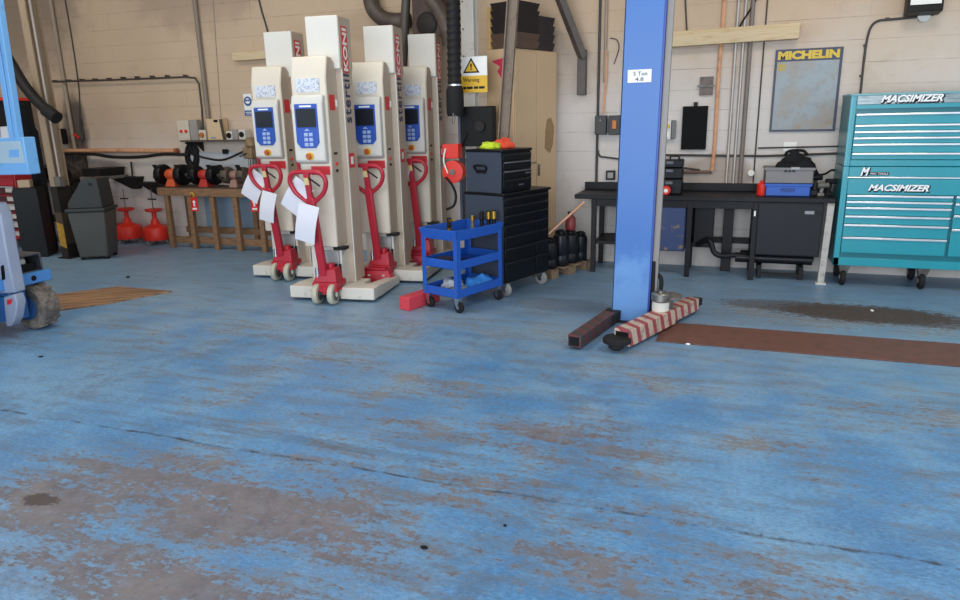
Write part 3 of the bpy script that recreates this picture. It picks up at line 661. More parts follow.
# white stanchion, sign, black box and hoses behind the cabinet
t = thing('steel_stanchion', 'white painted steel stanchion rising behind the black top chest', 'post', (w(470, 50, 6.78).x, 6.78, 0))
b = MB(); b.box(-.065, .065, -.06, -.048, 0, 4.99); b.box(-.065, .065, .048, .06, 0, 4.99); b.box(-.005, .005, -.05, .05, 0, 4.99); b.build('beam', dirty_white, t)
b = MB()
for i in range(14): b.lathe([(.009, -.066), (.009, -.058)], (-.045, 0, 1.2+.25*i), 'y', 8)
b.build('bolts', greysteel, t)
MB().box(-.12, .12, -.12, .12, 0, .012).build('base_plate', greysteel, t)
q = w(463, 57, 6.62); q2 = w(487.5, 92, 6.62); SWd = q2.x-q.x+.035; SHt = q.z-q2.z
t = thing('warning_sign', 'yellow and white warning sign with a triangle on the white stanchion', 'sign', (q.x-.035, 6.62, q2.z))
MB().box(0, SWd, 0, .006, SHt*.47, SHt).build('top_panel', signwhite, t)
MB().box(0, SWd, 0, .006, 0, SHt*.47).build('text_panel', yellow, t)
MB().box(SWd*.4, SWd*.6, .006, .07, SHt*.3, SHt*.7).build('bracket', greysteel, t)
cx = SWd*.42; cz = SHt*.55
MB().prism([(cx-.085, cz), (cx+.085, cz), (cx, cz+.14)], -.003, 0, 'y').build('triangle', black, t)
MB().prism([(cx-.062, cz+.013), (cx+.062, cz+.013), (cx, cz+.113)], -.005, -.003, 'y').build('triangle_face', yellow, t)
text('exclamation_mark', '!', black, t, front(cx-.009, -.006, cz+.025), .018, .062, .03)
text('lettering', 'Warning', black, t, front(.03, -.001, SHt*.27), SWd*.6, .045, .01)
b = MB()
for u0, u1 in ((.10, .22), (.25, .46), (.50, .66), (.69, .90)): b.box(SWd*u0, SWd*u1, -.002, 0, SHt*.10, SHt*.17)
b.build('text_line', black, t)
t = thing('extractor_box', 'black box with a round port behind the black top chest, under the warning sign', 'box', (w(478, 125, 6.55).x-.02, 6.58, 1.34))
MB().box(-.18, .17, -.02, .09, 0, .38).build('casing', M('matt_black_casing', '0c0b0c', .6), t, .006)
MB().lathe([(.05, -.045), (.055, -.02), (.03, -.02)], (.04, 0, .19), 'y').build('port', darksteel, t)
MB().tube([(-.15, -.03, .0), (-.13, -.05, .06), (-.10, -.04, .11), (-.12, -.02, .14)], .008, 6, 4).build('cable', cablem, t)
MB().box(-.19, -.165, -.03, .09, -.9, .30).build('support_post', M('blue_grey_post', '3a4356', .5), t)
t = thing('exhaust_hose', 'black ribbed exhaust hose hanging down beside the warning sign', 'hose')
pts = []; x0 = w(455, 60, 6.45).x
for i in range(150): pts.append((x0+.012*math.sin(i*.03), 6.45, 4.95-i*(4.95-1.80)/149))
MB().tube(pts, [.062, .070, .062], 16).build('ribbed_hose', hosemat, t)
MB().lathe([(.066, 1.93), (.085, 1.86), (.085, 1.66), (.074, 1.63), (.06, 1.63)], (x0+.012*math.sin(4.4), 6.45, 0), 'z', 20).build('nozzle', rubber, t)
MB().lathe([(.073, 1.91), (.073, 1.925)], (x0+.012*math.sin(4.4), 6.45, 0), 'z', 20).build('clamp', chrome, t)
MB().tube([(x0, 6.37, 1.66), (x0-.01, 6.36, 1.58), (x0+.01, 6.36, 1.57), (x0+.02, 6.37, 1.64)], .006, 6, 4).build('hook', steel, t)
q = w(455, 160, 6.56)
t = thing('hose_reel', 'red hose reel with a black hose loop between the last column and the black chest', 'hose reel', (q.x-.005, 6.50, q.z))
MB().box(-.08, .09, -.06, .06, .02, .16).build('housing', bright_red, t, .008)
MB().lathe([(.05, -.06), (.11, -.055), (.11, .04), (.05, .05)], (.02, 0, -.11), 'y', 20).build('drum', bright_red, t)
MB().lathe([(.03, -.07), (.03, -.05)], (.02, 0, -.11), 'y', 12).build('hub', greysteel, t)
MB().tube([(-.04, -.07, .12), (-.06, -.08, .0), (-.02, -.08, -.12)], .008, 6, 4).build('pipe', signwhite, t)
MB().tube([(-.05, -.07, -.16), (.02, -.07, -.24), (.055, -.07, -.34), (.03, -.07, -.44), (-.05, -.07, -.48)], .013, 8, 4).build('hose', rubber, t)

# ducts high up
Y = 7.56
solo('duct', MB().tube([w(368,-60,Y), w(369,-25,Y), w(370,-5,Y), w(374,10,Y), w(384,19,Y), w(396,21,Y), w(409,20,Y)], .088, 16, 5), ductmat, 'brown extraction duct bending level above the second and third lifting columns', 'duct')
solo('duct', MB().tube([w(408,-60,Y-.12), w(407,-20,Y-.12), w(405,20,Y-.12), w(403,66,Y-.12)], .05, 12, 4), M('grey_brown_duct', '4c443d', .5), 'narrow grey-brown pipe coming down between the last two lifting columns', 'duct')
t = thing('extractor_fan', 'rusty brown extractor fan box and pipe high on the wall above the last lifting column', 'extractor')
fa = w(414, 12, 7.4); fb = w(444, 36, 7.4)
rust = M('rusty_duct', '3c2a22', .6, col2='51382c', scale=4)
MB().box(fa.x, fb.x, 7.35, WY-.004, fb.z, fa.z+.45).build('fan_box', rust, t, .01)
MB().tube([w(424,-30,7.28), w(430,-4,7.26), w(440,12,7.26), w(447,28,7.26), w(449,44,7.28)], .075, 14, 5).build('flue', ductmat, t)
MB().lathe([(.10, -.03), (.12, -.015), (.12, 0)], ((fa.x+fb.x)/2, 7.35, fb.z+.13), 'y', 20).build('fan_ring', darksteel, t)

# tall tan cabinet with trays on top, leaning plank, roof brace
RC = math.radians(-20)
cc = w(513, 42, 6.87)
t = thing('tall_cabinet', 'tall tan metal cabinet with a red torn sticker behind the black tool chest', 'cabinet', (cc.x, 6.87, 0), RC)
MB().box(-.34, 0, 0, .78, .03, 2.27).build('body', tan, t, .008)
MB().box(0, .008, .02, .38, .06, 2.24).build('door', tan, t, .003); d2 = MB().box(0, .008, .395, .76, .06, 2.24).build('door', tan, t, .003)
MB().box(.008, .03, .41, .43, 1.0, 1.12).build('handle', greysteel, d2, .003)
MB().box(-.33, -.01, .01, .77, 0, .03).build('plinth', darksteel, t)
MB().prism([(-.27, 2.16), (-.02, 2.20), (-.02, 1.98), (-.12, 1.96), (-.20, 2.06), (-.16, 2.10)], -.003, 0, 'y').build('sticker', M('torn_red_sticker', 'cf3350', .6), t)
MB().prism([(.54, 1.28), (.64, 1.22), (.70, 1.32), (.72, 1.50), (.66, 1.60), (.58, 1.58), (.55, 1.45)], .0078, .0090, 'x').build('stain_patch', M('rust_stain', '977652', .8, col2='a88a64', scale=12), t)
def tall(x, y, z):
    c, s = math.cos(RC), math.sin(RC); return Vector((cc.x+x*c-y*s, 6.87+x*s+y*c, z))
traym = M('dark_tray_plastic', '2b2522', .6)
for k in range(6):
    b = MB(); b.hexa([(-.15, -.17, 0), (.15, -.17, 0), (.15, .17, 0), (-.15, .17, 0)], [(-.17, -.19, .07), (.17, -.19, .07), (.17, .19, .07), (-.17, .19, .07)])
    lab = ['lowest tray', 'second tray up', 'third tray up', 'fourth tray up', 'fifth tray up', 'top tray'][k]
    solo('storage_tray', b, traym if k > 1 else M('brown_tray', '5c4638', .6), lab+' of the dark stack on the front of the tall tan cabinet', 'tray', 'trays stacked on the tall cabinet front', loc=tall(-.12, .20, 2.272+.072*k), rz=RC)
for k in range(4):
    b = MB(); b.hexa([(-.13, -.14, 0), (.13, -.14, 0), (.13, .14, 0), (-.13, .14, 0)], [(-.15, -.155, .082), (.15, -.155, .082), (.15, .155, .082), (-.15, .155, .082)])
    lab = ['lowest crate', 'second crate up', 'third crate up', 'top crate'][k]
    solo('storage_crate', b, M('dark_crate', '33292a', .6), lab+' of the dark stack at the rear of the tall tan cabinet', 'crate', 'crates stacked on the tall cabinet rear', loc=tall(-.16, .60, 2.272+.084*k), rz=RC)
t = thing('document_box', 'upright buff box file at the left end of the tall tan cabinet top', 'box', tall(-.31, .06, 2.272), RC)
MB().box(-.02, .02, -.05, .05, 0, .40).build('box', M('buff_card', 'c9a56d', .7), t, .003)
t = thing('leaning_plank', 'weathered grey-brown channel leaning up from the roller cabinet past the tan cabinet', 'plank')
pa = Vector((-2.10, 6.505, .957)); pb = Vector((-1.90, 6.505, 3.3))
b = MB(); b.bar(pa, pb, .10, .012, (0, -1, 0))
for s in (-1, 1): b.bar(pa+Vector((s*.046, -.02, 0)), pb+Vector((s*.046, -.02, 0)), .012, .05, (0, -1, 0))
b.build('channel', M('weathered_channel', '857362', .6, col2='65564a', scale=5), t, .002)
t = thing('roof_brace', 'dark steel roof brace slanting down to a bracket on the wall', 'brace')
pa = w(551, -25, 7.45); pb = w(583, 58, 7.66)
MB().bar(pa, pb, .11, .07).build('brace', M('grey_brace', '5a504a', .55, col2='453c37'), t, .004)
q = w(583, 74, WY); MB().box(q.x-.045, q.x+.045, WY-.10, WY-.003, q.z-.22, q.z+.24).build('bracket', M('grey_brace', '5a504a', .55), t, .004)

# ------------------------------------------------------------------ pallet with containers
pc = (-1.60, 7.07); PR = math.radians(-24)
t = thing('pallet', 'short worn timber pallet on the floor left of the black bench', 'pallet', (pc[0], pc[1], 0), PR)
for k in range(4): MB().box(-.13, .13, -.36+k*.20, -.24+k*.20, .075, .095).build('deck_board', palletwood, t, .003)
for y in (-.30, 0, .30): MB().box(-.13, .13, y-.06, y+.06, 0, .075).build('bearer', palletwood, t, .003)
def pal(x, y): return Vector((pc[0]+x*math.cos(PR)-y*math.sin(PR), pc[1]+x*math.sin(PR)+y*math.cos(PR), .0955))
for x, y, h, r, lab, mt in [(.02, -.26, .30, .085, 'black drum at the near end of the pallet, beside the roller cabinet', M('black_drum', '121317', .4)),
                        (.03, -.08, .36, .085, 'tall black bottle second along the pallet from the roller cabinet', M('black_bottle', '16181d', .35)),
                        (.02, .10, .34, .085, 'dark drum third along the pallet from the roller cabinet', M('black_drum', '121317', .4)),
                        (.03, .27, .30, .075, 'dark bottle at the far end of the pallet', M('black_bottle', '16181d', .35))]:
    t = thing('oil_drum' if 'drum' in lab else 'oil_bottle', lab, 'container', pal(x, y))
    MB().lathe([(r*.9, 0), (r, .02), (r, h*.3), (r*.95, h*.32), (r, h*.35), (r, h*.75), (r*.9, h*.88), (r*.5, h*.93), (r*.5, h*.95)], (0, 0, 0), 'z', 20).build('body', mt, t)
    MB().lathe([(r*.55, h*.95), (r*.55, h)], (0, 0, 0), 'z', 14).build('cap', black, t)
    MB().tube([(-r*.6, 0, h*.86), (-r*.6, 0, h*.98), (r*.1, 0, h*1.03), (r*.6, 0, h*.98), (r*.6, 0, h*.86)], .010, 8, 3).build('carry_handle', black, t)
t = thing('red_canister', 'dark red canister standing on the tallest drums of the pallet', 'canister', pal(.02, .10)+Vector((0, 0, .352)))
MB().lathe([(.05, 0), (.055, .015), (.055, .12), (.03, .15), (.03, .17)], (0, 0, 0), 'z', 16).build('body', M('dark_red_can', '7c2c2a', .45), t)
MB().lathe([(.033, .17), (.033, .19)], (0, 0, 0), 'z', 12).build('cap', black, t)
a = w(546, 236, 6.70); b_ = w(582, 204, 7.105)
t = thing('copper_tube', 'thin copper tube leaning from the pallet containers to the black bench end', 'tube')
MB().cyl(a, b_, .014, n=10).build('pipe', M('bright_copper', 'dca88a', .4, .3), t)
MB().cyl(b_, b_+(b_-a).normalized()*.03, .016, n=10).build('fitting', copper, t)

# ------------------------------------------------------------------ black steel bench with its load
bsteel = M('bench_black_steel', '131216', .5, col2='252022', scale=5, lo=.55, hi=.75)
BX0, BX1, BY = -1.5, .95, 7.14
t = thing('steel_workbench', 'long black steel workbench standing along the wall behind the blue lift post', 'workbench', (0, BY, 0))
MB().box(BX0, BX1, 0, .58, .775, .82).build('worktop', bsteel, t, .005)
MB().box(BX0, BX1, .55, .575, .82, .90).build('upstand', bsteel, t, .003)
for x in (-1.30, -.34, .27): 
    MB().box(x-.025, x+.025, .02, .07, 0, .775).build('leg', bsteel, t, .003)
    MB().box(x-.025, x+.025, .50, .55, 0, .775).build('leg', bsteel, t, .003)
lg = MB().hexa([(.87, .02, 0), (.93, .02, 0), (.93, .07, 0), (.87, .07, 0)], [(.89, .02, .775), (.95, .02, .775), (.95, .07, .775), (.89, .07, .775)]).build('leg', M('white_leg_paint', 'b9b4ae', .5, col2='8e8780'), t, .003)
MB().box(.855, .945, .0, .09, 0, .01).build('foot_plate', white, lg)
MB().box(-1.30, .90, .50, .54, .28, .34).build('back_rail', bsteel, t, .003)
MB().box(-1.30, -.95, .05, .50, .30, .33).build('lower_shelf', bsteel, t, .003)
MB().box(-1.30, .27, .03, .06, .70, .775).build('apron', bsteel, t, .003)
MB().box(-.02, .08, .40, .50, 0, .775).build('column', M('bench_column', '1e1c20', .5), t, .004)
t = thing('steel_cabinet', 'worn dark blue steel cabinet under the black bench', 'cabinet', (-.70, BY+.05, .255))
MB().box(-.30, .325, 0, .42, 0, .52).build('body', bluesteel, t, .006)
MB().box(-.29, .315, -.012, 0, .01, .51).build('door', bluesteel, t, .004)
MB().box(-.25, -.22, -.03, -.012, .22, .32).build('handle', greysteel, t, .003)
t = thing('steel_cabinet', 'charcoal steel cabinet hung under the end of the black bench by the teal chest', 'cabinet', (.58, BY+.015, .26))
MB().box(-.295, .28, 0, .42, 0, .515).build('body', charcoal, t, .006)
MB().box(-.285, .27, -.012, 0, .01, .50).build('door', charcoal, t, .004)
MB().box(.12, .20, -.016, -.011, .41, .44).build('label_plate', M('pale_plate', '8d8c90', .5), t)
MB().lathe([(.02, -.02), (.02, -.011)], (.24, 0, .42), 'y', 12).build('lock', black, t)
MB().box(-.325, -.31, -.02, -.005, .38, .43).build('hinge_tab', signwhite, t)
t = thing('dark_box', 'dark box standing under the black bench beside the worn blue cabinet', 'box', (-.21, BY+.22, .275))
MB().box(-.09, .10, 0, .25, 0, .50).build('body', M('very_dark_box', '141318', .5), t, .006); MB().box(-.09, .09, -.006, 0, .40, .48).build('panel', black, t)
pipeblack = M('black_iron_pipe', '18171b', .4)
solo('exhaust_pipe', MB().tube([w(697,245,BY+.2), w(709,240,BY+.12), w(714,252,BY+.06), w(722,256,BY+.06), w(735,255,BY+.1)], .027, 12, 5), pipeblack, 'black hose curving under the middle of the black bench', 'hose')
a = w(735, 257, BY+.22); b_ = w(812, 262, BY+.22)
solo('iron_pipe', MB().cyl((a.x, BY+.22, .19), (b_.x, BY+.22, .19), .05, n=16), pipeblack, 'fat black pipe lying across the low rests under the charcoal cabinet', 'pipe')
solo('iron_pipe', MB().cyl((a.x+.05, BY+.33, .20), (b_.x+.02, BY+.33, .20), .045, n=16), pipeblack, 'second black pipe lying behind the fat one under the charcoal cabinet', 'pipe')
t = thing('pipe_rest', 'low black steel rest carrying pipes under the charcoal cabinet', 'rack', (.35, BY+.2, 0))
for x in (0, .38):
    b = MB(); b.box(x-.02, x+.02, -.06, .24, .11, .135); b.box(x-.02, x+.02, -.06, -.03, 0, .11); b.box(x-.02, x+.02, .21, .24, 0, .11); b.build('trestle', bsteel, t, .003)
MB().box(.0, .38, -.055, -.035, .03, .06).build('stretcher', bsteel, t)
# on the bench
BT = .8205
t = thing('tool_case', 'black stacked plastic toolbox on the bench just right of the blue lift post', 'toolbox', (-.55, 7.42, BT))
for k, (z0, z1) in enumerate([(0, .15), (.155, .26), (.265, .34)]): MB().box(-.13, .11, -.12, .14, z0, z1).build('tier', M('black_toolbox', '101116', .45), t, .01)
for z in (.10, .22, .30): MB().box(-.05, .02, -.135, -.12, z, z+.03).build('latch', M('grey_latch', '5a5e66', .4), t, .003)
MB().tube([(-.02, 0, .34), (-.02, 0, .37), (.06, 0, .37), (.06, 0, .34)], .009, 8, 3).build('handle', black, t)
q = w(666, 190, 7.20)
t = thing('red_lamp', 'small round red lamp on the bench in front of the black toolbox', 'lamp', (q.x, 7.22, BT))
MB().lathe([(.04, -.03), (.046, -.015), (.046, .015), (.03, .03)], (0, 0, .046), 'y', 18).build('body', bright_red, t)
MB().lathe([(.02, -.034), (.02, -.029)], (0, 0, .046), 'y', 14).build('lens', signwhite, t)
t = thing('crate', 'blue plastic crate on the bench under the grey crate', 'crate', (.545, 7.42, BT))
def crate(t, hx, hy, h, mt):
    b = MB(); b.box(-hx, hx, -hy, hy, 0, .01); b.box(-hx, hx, -hy, -hy+.012, 0, h); b.box(-hx, hx, hy-.012, hy, 0, h); b.box(-hx, -hx+.012, -hy, hy, 0, h); b.box(hx-.012, hx, -hy, hy, 0, h)
    b.build('shell', mt, t, .004)
    b = MB(); b.box(-hx-.01, hx+.01, -hy-.01, -hy, h-.025, h-.002); b.box(-hx-.01, hx+.01, hy, hy+.01, h-.025, h-.002); b.box(-hx-.01, -hx, -hy, hy, h-.025, h-.002); b.box(hx, hx+.01, -hy, hy, h-.025, h-.002)
    b.build('rim', mt, t, .003)
crate(t, .20, .14, .12, bluecrate); MB().box(-.06, .06, -.155, -.14, .05, .075).build('handle_grip', M('dark_blue_plastic', '1b4187', .5), t, .003)
t = thing('crate', 'grey textured crate stacked on the blue crate on the bench', 'crate', (.545, 7.42, BT+.1215))
crate(t, .215, .15, .15, greycrate)
for x in (-.035, 0, .035): MB().box(x-.012, x+.012, -.163, -.149, .112, .128).build('hand_slot', black, t)
t = thing('tool_bag', 'black fabric tool bag in the grey crate on the bench', 'bag', (.60, 7.42, BT+.135))
bm_ = crumple((0, 0, 0), (.185, .125, .26), 41); bm_.build('bag_body', M('black_fabric', '121317', .8), t)
MB().box(-.17, .17, -.115, .115, .02, .17).build('bag_frame', M('black_fabric', '121317', .8), t, .03)
MB().tube([(-.10, 0, .24), (-.06, 0, .285), (.06, 0, .285), (.10, 0, .24)], .014, 8, 4).build('handle', M('black_webbing', '0e0e10', .7), t)
MB().box(-.045, .03, -.165, -.11, .12, .14).build('badge', M('grey_badge', 'a5a5a5', .5), t)
q = w(771, 165, 7.38)
solo('spray_can', MB().lathe([(.045, 0), (.05, .01), (.05, .11), (.02, .13), (.02, .145)], (0, 0, 0), 'z', 16), bright_red, 'red can standing on the bench at the left end of the blue crate', 'can', loc=(w(760, 190, 7.3).x+.02, 7.34, BT))
for k, (px, Y_, h, lab, mt) in enumerate([(814, 7.40, .20, 'dark handled tool standing on the bench right of the crates', black), (821, 7.34, .12, 'grey clamp on the bench right of the crates', greysteel), (829, 7.40, .16, 'black tool at the bench end beside the teal chest', rubber)]):
    q = w(px, 190, Y_); t = thing('hand_drill', lab, 'tool', (q.x, Y_, BT))
    MB().box(-.03, .03, -.025, .025, 0, h*.25).build('foot', mt, t, .004); MB().bar((0, 0, h*.25), (.01, 0, h*.8), .032, .035).build('grip', mt, t, .004); MB().cyl((-.035, -.02, h*.85), (.06, 0, h*.85), .026, n=12).build('head', mt, t)
solo('electric_cable', MB().tube([w(808,174,7.58), w(815,175,7.62), w(825,174,7.66), w(832,170,7.69), w(838,172,7.7)], .010, 8, 4), cablem, 'black cable looping on the wall behind the crates toward the teal chest', 'cable')

# ------------------------------------------------------------------ teal tool chest
CX0, CX1, CY = .98, 2.42, 7.12
zt = lambda y: w(900, y, CY).z
silver = M('polished_trim', 'e4e7e9', .22, .6)
t = thing('roller_cabinet', 'teal roller tool cabinet with chrome drawer trims beside the black bench', 'tool cabinet', (0, CY, 0))
b = MB(); b.box(CX0, CX1, .02, .55, .20, 1.115); b.build('body', tealdark, t, .008)
b = MB(); b.box(CX0, CX0+.05, 0, .03, .20, 1.115); b.box(CX1-.05, CX1, 0, .03, .20, 1.115); b.box(CX0, CX1, 0, .03, .20, .275); b.build('face_frame', teal, t, .004)
MB().box(CX0+.05, CX1-.05, -.004, .025, zt(178)+.01, 1.112).build('lid_band', teal, t, .004)
MB().box(CX0+.04, CX1-.04, -.012, .02, zt(178)-.004, zt(178)+.010).build('trim', silver, t, .003)
MB().box(CX0+.05, CX1-.05, -.004, .025, zt(196)+.010, zt(178)-.006).build('name_band', teal, t, .004)
ly = [196, 202.2, 208.3, 217, 225.8, 238.8, 255.5]
XD = w(951, 220, CY).x
for i in range(6):
    z1, z0 = zt(ly[i]), zt(ly[i+1])
    d = MB().box(CX0+.055, XD-.012, -.006, .02, z0+.008, z1-.003).build('drawer', teal, t, .004)
    MB().box(CX0+.055, XD-.012, -.022, -.004, z1-.014, z1+.006).build('handle', silver, d, .004)
lr = [196, 203, 214.5, 228, 255.5]
for i in range(4):
    z1, z0 = zt(lr[i]), zt(lr[i+1])
    d = MB().box(XD+.012, CX1-.055, -.006, .02, z0+.008, z1-.003).build('drawer', teal, t, .004)
    MB().box(XD+.012, CX1-.055, -.022, -.004, z1-.014, z1+.006).build('handle', silver, d, .004)
for x in (1.09, 1.74, 2.32):
    for y in (.08, .47):
        MB().hexa([(x-.022, y-.02, .09), (x+.022, y-.02, .09), (x+.022, y+.05, .09), (x-.022, y+.05, .09)], [(x-.05, y-.05, .20), (x+.05, y-.05, .20), (x+.05, y+.05, .20), (x-.05, y+.05, .20)]).build('castor_fork', greysteel, t)
        wl = MB().lathe([(.03, -.024), (.066, -.022), (.074, -.012), (.074, .012), (.066, .022), (.03, .024)], (x-.005, y-.01, .074), 'x', 20).build('castor_wheel', rubber, t)
        MB().lathe([(.025, -.03), (.025, .03)], (x-.005, y-.01, .074), 'x', 12).build('hub', greysteel, wl)
def badge(t, s, x0, x1, yp, h, y):
    a = w(x0, yp, CY); b = w(x1, yp, CY); z = a.z-h/2
    text('lettering_shadow', s, black, t, front(a.x-.006+.008, y, z-.012), b.x-a.x+.010, h+.012, .05, .35, .003)
    text('lettering', s, letterw, t, front(a.x, y-.004, z), b.x-a.x, h, .035, .35, .004)
badge(t, 'MACSIMIZER', 868, 929, 187.5, .058, -.007)
badge(t, 'M', 860.5, 869.5, 171.5, .075, -.007)
a = w(869, 173.5, CY); b_ = w(889, 173.5, CY)
MB().box(a.x, b_.x, -.008, -.003, a.z-.014, a.z+.014).build('badge_strip', black, t)
text('lettering', 'MAC TOOLS', letterw, t, front(a.x+.008, -.009, a.z-.009), b_.x-a.x-.016, .018, .01, .2, .002)
t = thing('top_tool_chest', 'teal top tool chest with chrome trims stacked on the teal roller cabinet', 'tool chest', (0, CY, 1.117))
Z0 = 1.117; zz = lambda y: zt(y)-Z0
MB().box(CX0, CX1, .02, .52, 0, .625).build('body', tealdark, t, .008)
b = MB(); b.box(CX0, CX0+.05, 0, .03, 0, .625); b.box(CX1-.05, CX1, 0, .03, 0, .625); b.box(CX0+.05, CX1-.05, 0, .03, 0, .055); b.build('face_frame', teal, t, .004)
MB().box(CX0+.05, CX1-.05, -.004, .025, zz(104), .615).build('lid_front', M('brushed_grey_band', '8f9a9c', .3, .6, col2='5f6a6c', scale=6, stretch=(.6, 4, 9), lo=.45, hi=.65), t, .004)
MB().box(CX0-.005, CX1+.005, -.008, .53, .612, .632).build('lid_top', M('pale_teal_trim', '6fa7ad', .3), t, .004)
MB().box(CX0+.05, CX1-.05, -.002, .025, zz(108), zz(104)).build('lid_rail', teal, t)
ly = [113.5, 124.8, 131.3, 137.5, 144, 153.3, 160.3]
for i in range(6):
    z1, z0 = zz(ly[i]), zz(ly[i+1])
    d = MB().box(CX0+.055, CX1-.055, -.006, .02, z0+.007, z1-.003).build('drawer', teal, t, .004)
    MB().box(CX0+.055, CX1-.055, -.022, -.004, z1-.013, z1+.006).build('handle', silver, d, .004)
a = w(881, 98.5, CY); b_ = w(943, 98.5, CY); h = .062
text('lettering_shadow', 'MACSIMIZER', black, t, front(a.x+.004, -.007, zz(98.5)-h/2-.012), b_.x-a.x+.010, h+.012, .05, .35, .003)
text('lettering', 'MACSIMIZER', letterw, t, front(a.x, -.011, zz(98.5)-h/2), b_.x-a.x, h, .035, .35, .004)

# ------------------------------------------------------------------ two-post lift
t = thing('vehicle_lift_post', 'tall blue two-post vehicle lift column with arms folded at its foot', 'vehicle lift', (-.665, 5.38, 0))
b = MB(); b.T = LEAN; b.box(-.15, .13, 0, .012, .012, 4.2); b.box(-.15, -.138, .0, .30, .012, 4.2); b.box(-.15, .13, .288, .30, .012, 4.2)
col_ = b.build('column', postblue, t, .004)
b = MB(); b.T = LEAN; b.box(.13, .142, 0, .035, .012, 4.2); b.box(.13, .142, .265, .30, .012, 4.2); b.build('column_lip', M('lift_post_lip', '24409a', .4), t)
MB().box(-.05, .09, .06, .24, .12, .95).build('carriage', postdark, t, .006)
b = MB(); b.T = LEAN; b.box(.142, .19, .04, .09, .25, 4.2); b.build('cable_guide', M('grey_guide_rail', '8b8580', .5, .3), t, .003)
MB().box(.132, .175, .02, .10, .06, .50).build('guide_foot', rubber, t, .004)
MB().box(-.19, .22, -.03, .36, 0, .012).build('base_plate', darksteel, t)
MB().tube([(.17, .08, .40), (.22, .06, .36), (.22, .04, .26), (.20, .03, .18)], .018, 8, 4).build('arm_lock', rubber, t)
q = w(640, 76, 5.38); lx = q.x+.665-.003
lab_ = MB().box(lx-.085, lx+.085, -.004, 0, q.z-.045, q.z+.045).build('rating_label', signwhite, t)
text('lettering', '5 Ton', M('letter_grey', '5a5a66', .6), lab_, front(lx-.045, -.005, q.z+.003), .10, .028, .01)
text('lettering', '4.8', M('letter_grey', '5a5a66', .6), lab_, front(lx-.03, -.005, q.z-.035), .06, .026, .01)
pt = NT('lift_post_scuffed_blue'); pp = pt.coord(); ps = pt.n('ShaderNodeSeparateXYZ'); pt.l(pp, ps.inputs[0])
pn = pt.noise(pp, 3.2, 7, .6); pn2 = pt.noise(pp, .9, 3)
c = pt.mix(pn2, lin('2b61aa'), lin('3a74bb'))
low = pt.ramp(pt.math('ADD', ps.outputs[2], pt.math('MULTIPLY', pt.math('SUBTRACT', pn, .5), 1.2)), .25, .65, 1, 0)      # boots and jacks have scuffed the foot of the post
c = pt.mix(pt.math('MULTIPLY', low, .55), c, lin('79a8dc')); c = pt.mix(pt.math('MULTIPLY', pt.ramp(pn, .66, .74), .4), c, lin('6f9fd8'))
pt.l(c, pt.b.inputs['Base Color']); pt.b.inputs['Roughness'].default_value = .38
col_.data.materials[0] = pt.m
def stripes(name, c1, c2, axis_scale):
    tt = NT(name); tc = tt.n('ShaderNodeTexCoord'); wv = tt.n('ShaderNodeTexWave', wave_type='BANDS', bands_direction='DIAGONAL')
    mp = tt.n('ShaderNodeMapping'); mp.inputs['Scale'].default_value = axis_scale; tt.l(tc.outputs['Object'], mp.inputs[0]); tt.l(mp.outputs[0], wv.inputs['Vector'])
    wv.inputs['Scale'].default_value = 1; wv.inputs['Distortion'].default_value = .0
    n = tt.noise(tc.outputs['Object'], 22, 6, .65)
    c = tt.mix(tt.ramp(wv.outputs['Fac'], .56, .66), c1, c2); c = tt.mix(tt.math('MULTIPLY', tt.ramp(n, .5, .68), .8), c, lin('5a4a44'))
    tt.l(c, tt.b.inputs['Base Color']); tt.b.inputs['Roughness'].default_value = .6; return tt.m
tape = stripes('red_white_hazard_tape', lin('bda895'), lin('9a3f46'), (4.0, 4.0, 2.0))
dim = stripes('dirty_hazard_tape', lin('3d3535'), lin('5e2f33'), (4.0, 4.0, 2.0))
pa = Vector((-.635+.665, 4.71-5.38, .085)); pb = Vector((-.21+.665, 5.80-5.38, .085)); d = (pb-pa).normalized(); sd = Vector((d.y, -d.x, 0))
arm = MB().bar(pa, pb-d*.45, .13, .12).build('arm', tape, t, .006)
MB().bar(pb-d*.44, pb, .105, .10).build('arm_extension', tape, arm, .005)
MB().bar(pb, pb+d*.10, .075, .06).build('inner_tube', darksteel, arm)
e = MB(); e.bar(pa-d*.003, pa+d*.012, .10, .085); e.build('arm_mouth', black, arm)
pd = MB().lathe([(.03, .012), (.055, .03), (.055, .055)], (pa.x-.03, pa.y-.06, 0), 'z', 20).build('pad_base', rubber, arm)
MB().lathe([(.09, .055), (.10, .06), (.10, .085), (.09, .095)], (pa.x-.03, pa.y-.03, 0), 'z', 24).build('pad', rubber, arm)
pp_ = pa+d*.62+sd*(-.02)
jk = MB().lathe([(.065, .146), (.065, .215)], (pp_.x, pp_.y, 0), 'z', 20).build('adapter_collar', white, arm)
MB().lathe([(.06, .215), (.072, .225), (.072, .275), (.06, .285), (.03, .285), (.03, .30)], (pp_.x, pp_.y, 0), 'z', 20).build('adapter_cap', steel, jk)
b = MB(); b.lathe([(.10, .225), (.10, .245)], (pp_.x+.05, pp_.y+.10, 0), 'z', 20); b.cyl((pp_.x+.05, pp_.y+.10, .146), (pp_.x+.05, pp_.y+.10, .225), .035); b.build('swivel_pad', greysteel, arm)
q0 = g(570, 349); q1 = g(612, 326); a0 = Vector((q0.x+.03+.665, q0.y-5.38, .06)); a1 = Vector((q1.x+.665-.03, q1.y+.05-5.38, .06)); d = (a1-a0).normalized()
arm2 = MB().bar(a0, a1, .10, .09).build('arm', dim, t, .005)
MB().bar(a0-d*.004, a0+d*.01, .075, .065).build('arm_mouth', black, arm2)
MB().bar(a1-d*.08, a1+d*.12, .12, .075).build('arm_hinge', darksteel, arm2, .004)

